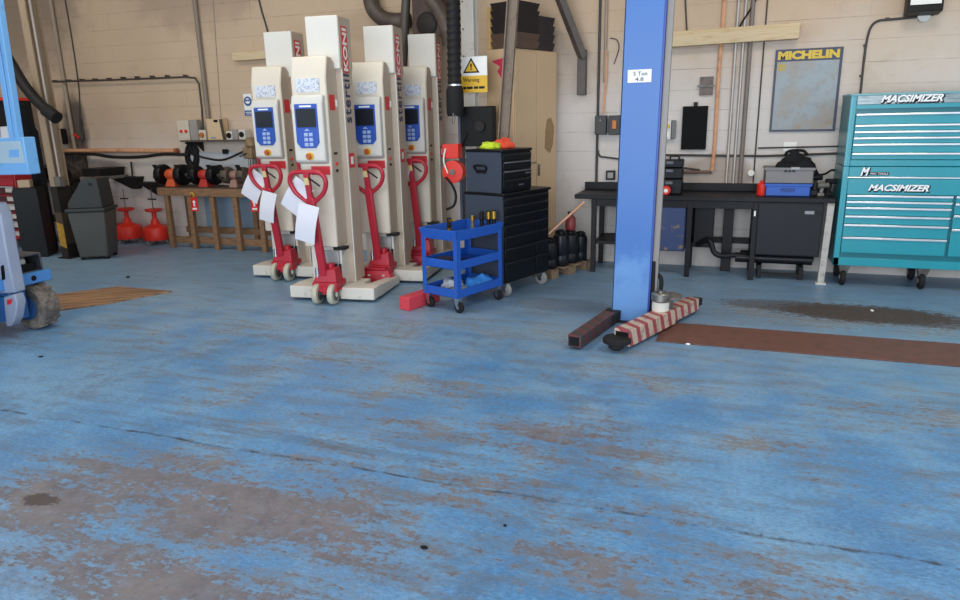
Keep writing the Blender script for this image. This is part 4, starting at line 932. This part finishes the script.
# floor plates
pm = M('rusty_brown_steel_plate', '6b463b', .6, .0, col2='573a31', scale=5, lo=.45, hi=.7)
solo('floor_plate', MB().box(-.42, 3.2, 4.94, 5.45, .001, .008), pm, 'long brown steel cover plate on the floor running from the blue lift post', 'plate', bevel=.002)
mb = MB(); poly = [g(-20, 325), g(50, 312.5), g(110, 304), g(172, 292), g(118, 287.5), g(60, 295), g(-20, 305)]
mb.rings([[Vector((p.x, p.y, .001)) for p in poly], [Vector((p.x, p.y, .012)) for p in poly]])
fb_ = NT('worn_brown_boards'); tc = fb_.n('ShaderNodeTexCoord'); mp = fb_.n('ShaderNodeMapping'); mp.inputs['Rotation'].default_value = (0, 0, math.radians(-35)); fb_.l(tc.outputs['Object'], mp.inputs[0])
m2 = fb_.n('ShaderNodeMapping'); m2.inputs['Scale'].default_value = (.8, 9, 1); fb_.l(mp.outputs[0], m2.inputs[0])
n = fb_.noise(m2.outputs[0], 2.2, 7, .65); n_ = fb_.noise(m2.outputs[0], 5, 4, .6)
c = fb_.mix(fb_.ramp(n, .40, .62), lin('a07b5a'), lin('6a5140')); c = fb_.mix(fb_.math('MULTIPLY', fb_.ramp(n_, .55, .68), .7), c, lin('46392f'))
fb_.l(c, fb_.b.inputs['Base Color']); fb_.b.inputs['Roughness'].default_value = .7
solo('floor_boards', mb, fb_.m, 'worn brown wooden boards let into the floor beside the access lift wheel', 'boards')
for x, y, mt, lab, s in [(424, 548, black, 'small black plastic scrap on the bare floor in the middle foreground', .010), (688, 344.5, signwhite, 'tiny white chip at the near edge of the brown plate', .012), (505, 526, rubber, 'small curl of black wire on the floor', .006),
                         (128, 277.5, darksteel, 'dark scrap on the floor between the grey bin and the brown boards', .02), (41, 357, darksteel, 'tiny dark scrap on the floor in front of the access lift', .012), (872, 311, signwhite, 'tiny white chip on the greasy patch beyond the brown plate', .014)]:
    q = g(x, y); solo('floor_scrap', crumple((0, 0, 0), (s*1.5, s, s*.8), int(x), 2), mt, lab, 'scrap', loc=(q.x, q.y, .001), rz=x)

# ------------------------------------------------------------------ timber bench with grinders
BY2 = 7.28; bx0 = w(157, 187, BY2).x; bx1 = bx0+2.15
t = thing('timber_workbench', 'timber workbench along the wall carrying three bench grinders', 'workbench', (bx0, BY2, 0))
MB().box(0, 2.15, 0, .44, .775, .81).build('worktop', M('oily_bench_top', '4e4038', .6), t, .004)
MB().box(0, 2.15, -.012, .02, .70, .80).build('front_rail', timber, t, .003)
for x in (.12, .50, .86, 1.22, 1.60, 2.05): MB().box(x-.035, x+.035, 0, .06, 0, .70).build('leg', timber, t, .004)
for x in (.12, 1.22, 2.05): MB().box(x-.035, x+.035, .37, .43, 0, .775).build('leg', timber, t, .004)
MB().box(.08, 2.10, .06, .09, .06, .15).build('bottom_rail', timber, t, .003)
MB().box(.08, 2.10, .34, .37, .16, .24).build('bottom_rail', timber, t, .003)
a = w(204, 200, WY-.03); b_ = w(268, 200, WY-.03)
solo('wall_board', MB().box(a.x, b_.x+.3, WY-.03, WY-.008, .14, .74), M('pale_blue_board', '8ea0b2', .6), 'pale blue board against the wall under the grinder bench', 'board')
a = w(187, 160, WY-.02)
solo('wall_board', MB().box(a.x, a.x+1.5, WY-.025, WY-.006, .86, 1.24), M('pale_grey_board', 'b9bcc0', .6), 'pale grey board on the wall behind the bench grinders', 'board')
def grinder(px, lab, body, guard, s=1.0, loc_y=7.44):
    q = w(px, 180, loc_y)
    t = thing('bench_grinder', lab, 'grinder', (q.x, loc_y, .811), 0, 'bench grinders on the timber bench')
    MB().hexa([(-.075*s, -.08, 0), (.075*s, -.08, 0), (.075*s, .08, 0), (-.075*s, .08, 0)], [(-.05*s, -.05, .10), (.05*s, -.05, .10), (.05*s, .05, .10), (-.05*s, .05, .10)]).build('pedestal', body, t, .006)
    MB().lathe([(.045*s, -.09*s), (.06*s, -.07*s), (.07*s, 0), (.06*s, .07*s), (.045*s, .09*s)], (0, 0, .155), 'x', 20).build('motor', body, t)
    for sd_ in (-1, 1):
        gd = MB().lathe([(.03, -.055), (.115*s, -.05), (.125*s, -.03), (.125*s, .03), (.115*s, .05), (.03, .055)], (sd_*.145*s, 0, .15), 'x', 22).build('wheel_guard', guard, t)
        MB().lathe([(.02, -.065), (.02, .065)], (sd_*.145*s, 0, .15), 'x', 10).build('spindle_nut', greysteel, gd)
        MB().box(sd_*.16*s-.03, sd_*.16*s+.03, -.14, -.09, .12, .135).build('tool_rest', darksteel, gd)
        MB().bar((sd_*.16*s, -.08, .22), (sd_*.16*s, -.12, .29), .07, .006).build('spark_shield', darksteel, gd)
grinder(173.5, 'orange bench grinder with black guards at the left end of the timber bench', M('orange_red_paint', 'd0582f', .5), black, 1.12)
grinder(206, 'red bench grinder in the middle of the timber bench', M('deep_red_paint', 'b5302a', .5), black, 1.0)
grinder(236, 'small brass-coloured bench grinder next to the leftmost lifting column', M('pinkish_metal', '9c7668', .5), M('worn_brown_guard', '5d5145', .5, .3), .85)
for px, Y_, lab in [(194.5, BY2-.016, 'red sign tag hanging from the middle of the timber bench edge'), (254.5, BY2-.016, 'red sign tag hanging from the timber bench edge nearest the lifting columns')]:
    q = w(px, 204, Y_); t = thing('hanging_tag', lab, 'sign', (q.x, Y_, q.z), 0, 'red sign tags on the timber bench')
    MB().box(-.055, .055, -.004, 0, -.095, .09).build('tag_plate', signred, t)
    MB().box(-.035, .035, -.006, -.004, -.075, -.05).build('text_strip', signwhite, t)
    MB().prism([(-.012, -.03), (.012, -.03), (.012, .02), (.03, .02), (0, .055), (-.03, .02), (-.012, .02)], -.006, -.004, 'y').build('arrow', signwhite, t)
    MB().tube([(-.04, -.004, .12), (-.01, -.014, .15), (.02, -.010, .11), (.0, -.002, .09)], .012, 8, 4).build('yellow_tape', M('yellow_tape', 'c8992e', .6), t)
# shelf with switch boxes
q = w(186, 140.5, WY-.2); sx0 = q.x; sz = q.z
t = thing('wall_shelf', 'narrow dark shelf on the wall above the bench grinders', 'shelf', (sx0, WY-.2, sz))
MB().box(-.10, 1.35, 0, .196, -.02, 0).build('board', M('dark_shelf_board', '55493f', .6), t, .002)
for x in (.1, 1.2): MB().prism([(.04, -.02), (.195, -.02), (.195, -.15)], x-.01, x+.01, 'x').build('bracket', darksteel, t)
def shelf_box(x0, x1, h, lab, mt, dep=.12, extra=None, name='switch_box'):
    a = w(x0, 139, WY-.15).x; b = w(x1, 139, WY-.15).x
    t = thing(name, lab, 'switch box', ((a+b)/2, WY-.15, sz+.001)); hw_ = (b-a)/2
    MB().box(-hw_, hw_, 0, dep, 0, h).build('box', mt, t, .006)
    if extra == 'buttons':
        for x in (-.03, .05): MB().lathe([(.018, -.02), (.02, 0)], (x, 0, h*.45), 'y', 12).build('button', bright_red, t)
    elif extra == 'knob': MB().lathe([(.03, -.025), (.034, 0)], (0, 0, h*.5), 'y', 14).build('rotary_knob', M('orange_knob', 'b56a2e', .5), t)
    elif extra == 'dark':  MB().lathe([(.035, -.012), (.035, 0)], (0, 0, h*.5), 'y', 14).build('dial', black, t)
    elif extra == 'label':
        MB().box(-hw_*.6, 0, -.003, 0, h*.06, h*.14).build('label_plate', M('label_blue_grey', '7c8ea8', .5), t); MB().box(.0, hw_*.5, -.004, 0, h*.83, h*.95).build('latch', black, t)
        MB().prism([(hw_+.001, 0), (hw_+.03, 0), (hw_+.012, h*.97), (hw_-.03, h*.97)], -.012, .0, 'y').build('door_edge', M('dark_edge', '4a4038', .6), t)
    else: MB().box(-hw_*.7, hw_*.7, -.004, 0, h*.2, h*.8).build('panel', mt, t)
shelf_box(178.5, 190, .26, 'cream control box with two red buttons on the grinder shelf', M('cream_box', 'c9bda9', .5), extra='buttons')
shelf_box(191, 198.5, .26, 'plain grey box on the grinder shelf', M('mid_grey_box', '98918a', .5), dep=.08)
shelf_box(199.3, 206, .13, 'small cream isolator with an orange knob on the grinder shelf', M('cream_box', 'c9bda9', .5), extra='knob')
shelf_box(208, 223.5, .27, 'large beige switch box with an open door on the grinder shelf', M('beige_box', 'd0b48e', .5), extra='label')
shelf_box(226.5, 232.5, .11, 'small white isolator with a dark dial right of the beige box', M('white_box', 'cfc9bd', .5), extra='dark')
shelf_box(233.2, 238, .13, 'narrow grey trunking box between the small isolators', M('mid_grey_box', '98918a', .5))
shelf_box(239, 245.5, .13, 'white isolator with a dark dial nearest the drilling machine', M('white_box', 'cfc9bd', .5), extra='dark')
solo('switch', MB().box(-.04, .04, -.03, 0, -.03, .03), black, 'small black switch on the pale grey board under the grinder shelf', 'switch', bevel=.004, loc=(w(226, 151.5, WY-.026).x, WY-.026, w(226, 151.5, WY-.026).z))
q = w(249, 150, 7.45)
t = thing('drill_press', 'small brown pillar drill behind the leftmost lifting column', 'drill', (q.x, 7.50, .811))
MB().cyl((0, .04, 0), (0, .04, .62), .03).build('pillar', greysteel, t); MB().box(-.07, .07, -.08, .09, 0, .04).build('foot', darksteel, t, .006)
MB().box(-.07, .07, -.10, .09, .36, .50).build('head', M('brown_drill_paint', '8a7050', .5, col2='5f4c38'), t, .02)
MB().lathe([(.06, .50), (.075, .52), (.07, .57), (.04, .62)], (0, 0, 0), 'z', 16).build('motor_cap', M('brown_drill_paint', '8a7050', .5), t)
MB().cyl((0, -.06, .25), (0, -.06, .36), .018).build('chuck', steel, t); MB().cyl((0, -.10, .43), (-.09, -.13, .39), .008).build('feed_lever', black, t)
q = w(187, 156, WY-.12)
solo('cable_coil', MB().tube([(q.x+(.05+.004*i)*math.cos(i*.7)*.6, WY-.03-.01*math.sin(i), q.z+(.08+.003*i)*math.sin(i*.7)) for i in range(40)], .014, 8, 2), cablem, 'coil of black cable hanging on the wall above the red and orange grinders', 'cable')
# eye-protection sign
a = w(243.5, 94, WY); b_ = w(254, 115.5, WY); W_, H_ = b_.x-a.x, a.z-b_.z
t = thing('safety_sign', 'blue and white eye protection sign on the wall above the pillar drill', 'sign', (a.x, WY-.008, b_.z))
MB().box(0, W_, -.004, 0, 0, H_).build('backing', signwhite, t)
MB().lathe([(W_*.46, -.007), (W_*.46, -.004)], (W_/2, 0, H_*.66), 'y', 28).build('disc', safeblue, t)
MB().lathe([(W_*.28, -.009), (W_*.28, -.007)], (W_/2, 0, H_*.67), 'y', 20).build('face_symbol', signwhite, t)
b = MB(); b.box(W_*.25, W_*.47, -.011, -.009, H_*.66, H_*.74); b.box(W_*.53, W_*.75, -.011, -.009, H_*.66, H_*.74); b.box(W_*.2, W_*.8, -.0105, -.009, H_*.70, H_*.725); b.build('goggles_symbol', safeblue, t)
MB().box(0, W_, -.006, -.004, 0, H_*.24).build('text_band', safeblue, t)
b = MB(); b.box(W_*.1, W_*.9, -.008, -.006, H_*.14, H_*.17); b.box(W_*.2, W_*.8, -.008, -.006, H_*.06, H_*.09); b.build('text_line', signwhite, t)

# ------------------------------------------------------------------ red oil drainers and drip trays on the wall
for px, Y_, lab in [(128, 7.50, 'red waste-oil drainer in the middle of the row of three'), (155.5, 7.50, 'red waste-oil drainer beside the timber grinder bench'), (107, 7.54, 'red waste-oil drainer partly behind the dark grey bin')]:
    q = w(px, 225, Y_); t = thing('oil_drainer', lab, 'oil drainer', (q.x, Y_, 0), 0, 'red waste oil drainers')
    MB().lathe([(.14, .06), (.175, .065), (.18, .08), (.18, .205), (.165, .235), (.06, .28), (.045, .345)], (0, 0, 0), 'z', 28).build('tank', bright_red, t)
    MB().cyl((0, 0, .34), (0, 0, .46), .03).build('neck', bright_red, t)
    MB().lathe([(.03, .44), (.10, .455), (.115, .475), (.115, .485), (.09, .475), (.02, .46)], (0, 0, 0), 'z', 24).build('funnel', bright_red, t)
    MB().cyl((0, 0, .46), (0, 0, .76), .007, n=8).build('rod', steel, t); MB().cyl((-.07, 0, .62), (.07, 0, .62), .01, n=8).build('cross_handle', black, t)
    for k in range(3):
        a = k*2.09+.4; c = Vector((.14*math.cos(a), .14*math.sin(a), 0))
        wl = MB().lathe([(.028, -.012), (.03, 0), (.028, .012)], (c.x, c.y, .03), 'x', 12).build('castor_wheel', M('grey_castor', '8c8a86', .5), t)
        MB().box(c.x-.014, c.x+.014, c.y-.014, c.y+.014, .03, .075).build('castor_fork', greysteel, wl)
blk = M('black_tray_steel', '1f1c1b', .5)
for x0, x1, yt, yb, lab in [(112, 137, 176.5, 189, 'black wedge-shaped drip funnel fixed to the wall above the middle drainer'), (140, 161, 182, 195, 'black wedge-shaped drip funnel fixed to the wall next to the timber bench')]:
    a = w(x0, yt, WY-.12); b_ = w(x1, yt, WY-.12); c = w((x0*.35+x1*.65), yb, WY-.12)
    t = thing('drip_funnel', lab, 'funnel', ((a.x+b_.x)/2, WY-.004, a.z), 0, 'black drip funnels on the wall'); hw_ = (b_.x-a.x)/2; dz = a.z-c.z
    MB().hexa([(hw_*.35, -.10, -dz), (hw_*.75, -.10, -dz), (hw_*.75, 0, -dz), (hw_*.35, 0, -dz)], [(-hw_, -.13, -.03), (hw_, -.13, -.03), (hw_, 0, -.03), (-hw_, 0, -.03)]).build('hopper', blk, t)
    MB().box(-hw_-.01, hw_+.01, -.14, 0, -.03, 0).build('rim', blk, t, .003)
    MB().cyl((hw_*.35, -.05, 0), (hw_*.30, -.03, .20), .012, n=8).build('hanging_rod', darksteel, t)

# dark parts bench and vice behind the bin
t = thing('parts_bench', 'dark greasy parts bench against the wall behind the dark grey bin', 'bench', (-9.25, 7.20, 0))
MB().box(-.65, .50, 0, .54, .86, .90).build('worktop', darksteel, t, .004)
for x in (-.6, .46):
    for y in (.03, .48): MB().box(x-.03, x+.03, y, y+.05, 0, .86).build('leg', darksteel, t, .003)
MB().box(-.62, .47, .05, .50, .30, .33).build('lower_shelf', darksteel, t)
q = w(103, 166.5, 7.45)
t = thing('oil_tray', 'shallow black tray with a pale edge on the dark parts bench', 'tray', (q.x, 7.45, .901))
MB().hexa([(-.15, -.20, .04), (.15, -.20, .04), (.15, .2, .04), (-.15, .2, .04)], [(-.17, -.22, .15), (.17, -.22, .15), (.17, .22, .15), (-.17, .22, .15)]).build('tray', blk, t, .004)
MB().box(-.19, .19, -.24, .22, 0, .04).build('drip_edge', M('pale_steel_edge', '8f8a84', .35, .6), t, .003)
q = w(64, 172, 6.95)
t = thing('bench_vice', 'greasy dark vice on the end of the parts bench by the stanchion', 'vice', (-9.24, 7.38, .901))
MB().box(-.07, .07, -.08, .10, 0, .06).build('foot', darksteel, t, .006); MB().box(-.05, .05, -.13, .12, .06, .14).build('body', darksteel, t, .008)
MB().box(-.08, .08, -.15, -.10, .10, .19).build('jaw', greysteel, t, .005); MB().box(-.08, .08, .02, .07, .10, .19).build('jaw', greysteel, t, .005)
MB().cyl((0, -.26, .10), (0, -.12, .10), .016).build('screw', steel, t); MB().cyl((-.09, -.25, .10), (.09, -.25, .10), .009, n=8).build('handle', chrome, t)
q = w(60, 140, WY-.06)
solo('wall_bracket', MB().box(q.x-.10, q.x+.10, WY-.12, WY-.005, q.z-.06, q.z+.16), darksteel, 'dark lump of bracketry on the wall behind the end of the fat black hose', 'bracket', bevel=.02)

a = w(60, 155, WY-.02); b_ = w(92, 196, WY-.02)
solo('greasy_board', MB().box(a.x, b_.x, WY-.03, WY-.004, b_.z, a.z), M('greasy_board_brown', '3a322c', .7, col2='6d6156', scale=5), 'greasy dark board on the wall behind the parts bench', 'board')
solo('hose_coil', MB().tube([(-8.95+(.13-.008*math.sin(i*.9))*math.cos(i*.55), 7.38+(.13-.008*math.sin(i*.9))*math.sin(i*.55)*.7, .921+.0022*i) for i in range(46)], .018, 8, 2), rubber, 'coil of black rubber hose lying on the dark parts bench', 'hose')

# dark grey bin with hooded top
t = thing('hooded_bin', 'dark grey hooded bin standing by the hazard-striped stanchion', 'bin', (-7.46, 6.50, 0), math.radians(28))
MB().hexa([(-.17, -.17, .03), (.17, -.17, .03), (.17, .17, .03), (-.17, .17, .03)], [(-.215, -.215, .60), (.215, -.215, .60), (.215, .215, .60), (-.215, .215, .60)]).build('body', binmat, t, .02)
MB().box(-.23, .23, -.23, .23, .60, .64).build('rim', bindark, t, .01)
MB().prism([(-.20, .64), (.205, .64), (.18, 1.0), (.02, 1.0), (-.19, .72)], -.20, .20, 'y').build('hood', bindark, t, .012)
MB().hexa([(-.175, -.15, .745), (-.175, .15, .745), (-.165, .15, .735), (-.165, -.15, .735)], [(-.01, -.15, .985), (-.01, .15, .985), (.0, .15, .975), (.0, -.15, .975)]).build('hood_flap', M('taupe_flap', '75706a', .5), t)
for sx in (-1, 1):
    for sy in (-1, 1): MB().box(sx*.14-.02, sx*.14+.02, sy*.14-.02, sy*.14+.02, 0, .03).build('foot', black, t)
MB().lathe([(.02, -.207), (.02, -.199)], (.10, 0, .93), 'y', 12).build('lock', black, t)

# stanchion with yellow hazard foot, hose on it
t = thing('steel_stanchion', 'brown steel stanchion with a yellow hazard patch at its foot, left of the grey bin', 'post', (-7.83, 6.42, 0))
st = M('stanchion_brown', '9d8870', .55, col2='75624f', scale=4, lo=.55, hi=.8); b = MB(); b.box(-.055, .050, -.09, -.075, .0, 4.99); b.box(-.055, .050, .075, .09, 0, 4.99); b.box(-.010, .004, -.08, .08, 0, 4.99); b.build('beam', st, t)
for z0, z1 in ((.58, .90), (.012, .18)): MB().box(-.059, .054, -.094, .094, z0, z1).build('black_band', M('band_black', '2a2522', .6), t)
MB().box(-.059, .054, -.0945, .0945, .18, .58).build('brown_band', M('band_brown', '4b3c2e', .6), t)
MB().hexa([(-.055, -.098, .16), (.052, -.098, .13), (.052, -.094, .13), (-.055, -.094, .16)], [(-.055, -.098, .46), (.052, -.098, .43), (.052, -.094, .43), (-.055, -.094, .46)]).build('hazard_patch', hazard, t)
MB().box(-.11, .10, -.12, .12, 0, .012).build('base_plate', darksteel, t)
MB().cyl((.085, -.05, .95), (.085, -.05, 4.99), .018, n=10).build('side_pipe', M('pale_pipe', '9c9086', .4, .3), t)
MB().box(.03, .12, -.10, -.02, .90, 1.02).build('valve_box', greysteel, t, .004)
t = thing('exhaust_hose', 'fat black exhaust hose slanting down across the brown stanchion on the left', 'hose')
MB().tube([Vector((-9.3, 6.3, 4.93)), w(-30,-10,6.15), w(-6,38,6.15), w(10,62,6.2), w(24,85,6.2), w(40,104,6.2), w(55,116,6.2)], .062, 14, 6).build('hose', hosemat, t)
a = w(46, 110, 6.2); b_ = w(57, 118, 6.2); MB().cyl(a, b_, .075, n=16).build('nozzle', rubber, t)

# red tool chest and black sheeted cabinet behind the access lift
t = thing('red_tool_chest', 'red tool chest with silver drawers behind the access lift', 'tool chest', (w(19, 210, 6.72).x-.28, 6.74, 0), 0)
MB().box(-.35, .28, 0, .43, .12, 1.36).build('body', M('chest_red_paint', 'a8222c', .4), t, .008)
for k in range(9):
    z0 = .15+.118*k; dr = MB().box(-.32, .265, -.02, 0, z0, z0+.11).build('drawer', M('chest_red_paint', 'a8222c', .4) if k not in (1, 2, 3, 4, 5) else M('chest_dark_front', '4a1a1e', .4), t, .004)
    if k < 6: MB().box(.10, .24, -.024, -.02, z0+.03, z0+.09).build('label_plate', M('pale_label', 'c9c0b8', .5), dr)
    MB().box(-.30, .25, -.035, -.018, z0+.095, z0+.108).build('handle', silver if k % 2 else M('chest_red_paint', 'a8222c', .4), dr, .003)
for sx in (-.28, .22):
    for y in (.06, .39): MB().lathe([(.045, -.02), (.06, -.01), (.06, .01), (.045, .02)], (sx, y, .06), 'x', 14).build('castor_wheel', rubber, t)
t = thing('sheeted_cabinet', 'low cabinet draped in black sheeting between the red chest and the brown stanchion', 'cabinet', (g(37, 257).x-.06, g(37, 257).y+.10, 0), math.radians(31))
mb = MB(); n = 22; rr = []
for z, k in [(0, 1.04), (.25, 1.02), (.5, 1.0), (.84, .99), (.86, .96)]:
    ring = []
    per = [(-.14, -.14), (-.05, -.14), (.05, -.14), (.14, -.14), (.14, -.05), (.14, .05), (.14, .14), (.05, .14), (-.05, .14), (-.14, .14), (-.14, .05), (-.14, -.05)]
    for i, (x, y) in enumerate(per): 
        kk = k*(1+(.03*math.sin(i*2.4) if z < .8 else 0)); ring.append((x*kk, y*kk, z))
    rr.append(ring)
mb.rings(rr); mb.build('black_sheet', M('black_sheeting', '0f1013', .5), t)
MB().box(-.13, .13, -.13, .13, .86, .88).build('top_board', black, t)
q = Vector((g(37, 257).x-.07, g(37, 257).y+.08, 0))
solo('carton', MB().box(-.07, .07, -.05, .05, 0, .09), M('tan_card', 'b09a80', .7), 'small tan carton on the black sheeted cabinet', 'carton', bevel=.003, loc=(q.x, q.y, .8805), rz=.5)
t = thing('welding_curtain', 'black curtain hanging in folds behind the access lift panel', 'curtain', (0, 6.66, 0))
pts = [w(19, 103, 6.66), w(24, 106, 6.66), w(34, 125, 6.66), w(43, 160, 6.66), w(47, 195, 6.66)]
mb = MB(); top = []; N = 30
for i in range(N+1):
    u = i/N; x = pts[0].x+(pts[4].x-pts[0].x)*u; 
    # top edge follows the slack hem
    for k in range(4):
        if pts[k].x <= x <= pts[k+1].x+1e-6: zt_ = pts[k].z+(pts[k+1].z-pts[k].z)*(x-pts[k].x)/max(1e-6, pts[k+1].x-pts[k].x); break
    y = .03*math.sin(i*1.3); top.append((x, y, zt_))
vs = []; 
for x, y, z in top: vs += [(x, y-.004, z), (x, y-.004, .02), (x, y+.004, z), (x, y+.004, .02)]
fs = []
for i in range(N):
    a = 4*i; b2 = a+4; fs += [(a, b2, b2+1, a+1), (a+2, a+3, b2+3, b2+2), (a, a+2, b2+2, b2), (a+1, b2+1, b2+3, a+3)]
fs += [(0, 1, 3, 2), (4*N, 4*N+2, 4*N+3, 4*N+1)]
mb.add(vs, fs).build('cloth', M('black_curtain_cloth', '16161a', .8), t)
MB().cyl((pts[0].x+.02, .03, 0), (pts[0].x+.02, .03, pts[0].z), .02, n=8).build('screen_post', darksteel, t)
t = thing('parts_rack', 'black parts rack with a red top strip on the red tool chest', 'rack', (w(19, 210, 6.72).x-.28, 6.78, 1.3605))
MB().box(-.35, .30, .05, .38, 0, .60).build('back_box', M('rack_black', '17161a', .6), t, .004)
MB().box(-.36, .31, -.02, .38, .60, .64).build('top_strip', bright_red, t, .003)
MB().box(-.35, .30, -.02, .05, 0, .03).build('ledge', black, t)
for k, (x, lab, mt) in enumerate([(-.15, 'pale packet in the parts rack above the red tool chest', paper), (.03, 'pale blue packet in the parts rack above the red tool chest', M('pale_blue_card', 'b6c6d6', .6)), (.21, 'small white packet at the curtain end of the parts rack', paper)]):
    o = MB().hexa([(-.08, -.018, 0), (.08, -.018, 0), (.08, .015, 0), (-.08, .015, 0)], [(-.08, .01, .24), (.08, .01, .24), (.08, .028, .24), (-.08, .028, .24)]).build('parts_packet', mt, None, .004, loc=(t.location.x+x, 6.78, 1.3905))
    tag(o, lab, 'packet', 'packets in the parts rack')

# ------------------------------------------------------------------ blue access lift at the frame edge
LX, LY = w(37, 310, 3.95).x, 3.95
t = thing('access_lift', 'blue and grey access lift with a treaded wheel at the left edge', 'access lift', (LX, LY, 0))
tm = NT('tyre_tread_rubber'); tp = tm.coord((1, 1, 1)); n = tm.noise(tp, 14, 6, .6)
tm.l(tm.mix(tm.ramp(n, .4, .7), lin('5a544f'), lin('84796f')), tm.b.inputs['Base Color']); tm.b.inputs['Roughness'].default_value = .85
tr = .185
b = MB(); b.lathe([(.10, -.075), (tr-.02, -.08), (tr, -.06), (tr, .06), (tr-.02, .08), (.10, .075)], (0, 0, tr), 'y', 36)
for i in range(18):
    a = 2*PI*i/18; c = Vector((math.cos(a)*(tr+.001), 0, tr+math.sin(a)*(tr+.001))); tg = Vector((-math.sin(a), 0, math.cos(a)))
    for y0, y1, o in ((-.065, -.01, .0), (.01, .065, .5)):
        k = tg*.02; sh = tg*(o*.06)
        if c.z+sh.z < .012: continue
        b.bar(c+sh+Vector((0, y0, 0)), c+sh+Vector((0, y1, 0))+tg*.015, .007, .030, tg)
b.build('tyre', tm.m, t)
def wheel2(dx, dy, nm):
    MB().lathe([(.10, -.085), (tr-.02, -.09), (tr, -.07), (tr, .07), (tr-.02, .09), (.10, .085)], (dx, dy, tr), 'y', 30).build(nm, tm.m, t)
wheel2(0, -.85, 'tyre'); wheel2(-1.5, 0, 'tyre'); wheel2(-1.5, -.85, 'tyre')
for dx, dy in ((0, 0), (0, -.85), (-1.5, 0), (-1.5, -.85)): MB().lathe([(.03, -.10), (.10, -.087), (.10, .087), (.03, .10)], (dx, dy, tr), 'y', 20).build('wheel_hub', M('dark_blue_hub', '2a4f80', .5), t)
chb = M('chassis_blue', '2f5f9a', .45)
MB().box(-1.7, -.10, -.75, -.11, .14, .36).build('chassis', chb, t, .01)
MB().box(-.12, .05, -.24, -.10, .12, .38).build('axle_bracket', chb, t, .01)
ds = M('dark_deck_steel', '4c4f55', .5, col2='2f3238')
b = MB(); b.box(-.34, .03, -.95, .10, .46, .475); b.box(-.34, .03, -.95, .10, .60, .615); b.box(-.34, -.325, -.95, .10, .475, .60); b.box(-.34, .03, .085, .10, .475, .60)
b.build('end_deck', ds, t, .004)
MB().box(-.30, .0, -.90, .05, .478, .54).build('deck_recess', black, t)
MB().cyl((-.03, -.75, .56), (-.03, -.02, .56), .030).build('hydraulic_ram', M('pale_ram', 'c4beb2', .4), t)
bu = MB().box(.03, .085, -.97, .12, .385, .475).build('bumper', M('bumper_blue', '4a86c8', .45), t, .006)
MB().lathe([(.022, .084), (.022, .088)], (0, -.04, .43), 'x', 16).build('bumper_hole', black, bu)
T = lambda x, y, Y: w(x, y, Y)-Vector((LX, LY, 0))
YG = 3.66
def slab(poly, Y0, dep, name, mt, bev=.006):
    pts_ = [T(x, y, Y0) for x, y in poly]
    return MB().rings([[p.copy() for p in pts_], [p+Vector((0, dep, 0)) for p in pts_]]).build(name, mt, t, bev)
slab([(-40, 205), (-6, 203), (0, 215), (6, 250), (14.5, 293), (-40, 296)], YG, .10, 'grey_cover', liftgrey, .012)
slab([(0.5, 266), (3.5, 265), (5, 279), (2, 281)], YG-.004, .01, 'cover_vent', black, 0)
slab([(3, 297), (14, 294), (17, 303), (15, 318), (11, 326), (6, 327)], YG, .08, 'outrigger_guard', liftgrey, .01)
slab([(-40, 298), (6, 297), (8, 322), (-40, 324)], YG+.02, .08, 'side_skirt', chb, .008)
slab([(7, 300), (12, 299), (11, 304), (7, 305)], YG-.003, .006, 'warning_sticker', signred, 0)
# boom: pair of rails carrying a blue-framed control panel
for xa, ya, xb, yb, wd in [(-9, -10, 15, 142, .05), (-3, -10, 20, 142, .04)]:
    MB().bar(T(xa, ya, 3.80), T(xb, yb, 3.80), wd, .05, (0, -1, 0)).build('boom_rail', liftblue, t, .006)
for y in (18, 56, 92, 122):
    MB().bar(T(-6+y*.155, y, 3.81), T(1+y*.155, y, 3.81), .03, .03, (0, -1, 0)).build('boom_rung', liftblue, t, .004)
slab([(-60, 176), (29, 174.5), (22.5, 137), (-60, 140)], 3.78, .10, 'platform_panel', liftblue, .008)
slab([(-60, 164), (25, 163), (20, 141), (-60, 143)], 3.774, .006, 'panel_window', liftwhite, 0)
slab([(9, 150), (18, 149.5), (18.5, 157), (9, 157.5)], 3.770, .004, 'panel_sticker', M('sticker_blue', '6aa2d8', .4), 0)
MB().bar(T(-45, 240, 3.9), T(-45, 150, 3.9), .10, .10).build('lift_mast', liftblue, t)
MB().box(T(-75, 200, 3.9).x, T(-40, 200, 3.9).x, -.15, .05, .36, 1.1).build('mast_base', liftgrey, t, .01)

# ------------------------------------------------------------------ lights
def area(name, loc, rot, sx, sy, power, col):
    l = bpy.data.lights.new(name, 'AREA'); l.shape = 'RECTANGLE'; l.size = sx; l.size_y = sy; l.energy = power; l.color = col
    o = bpy.data.objects.new(name, l); C.objects.link(o); o.location = loc; o.rotation_euler = rot; return o
W_ = bpy.data.worlds.new('sky'); S.world = W_; W_.use_nodes = True
bg = W_.node_tree.nodes['Background']; bg.inputs[0].default_value = (.80, .90, 1.0, 1); bg.inputs[1].default_value = 1.0
area('doorway_daylight', (-1.0, -3.6, 1.9), (math.radians(90), 0, 0), 7, 3.4, 320, (.86, .93, 1.0))
for x, pw in ((-8.0, 55), (-3.5, 58), (1.2, 60)):
    area('ceiling_lamp', (x, 4.2, 4.8), (0, 0, 0), 1.6, 1.6, pw, (1.0, .93, .82))
S.view_settings.view_transform = 'Standard'; S.view_settings.look = 'None'; S.view_settings.gamma = 1; S.view_settings.use_curve_mapping = False
S.view_settings.exposure = 0.5
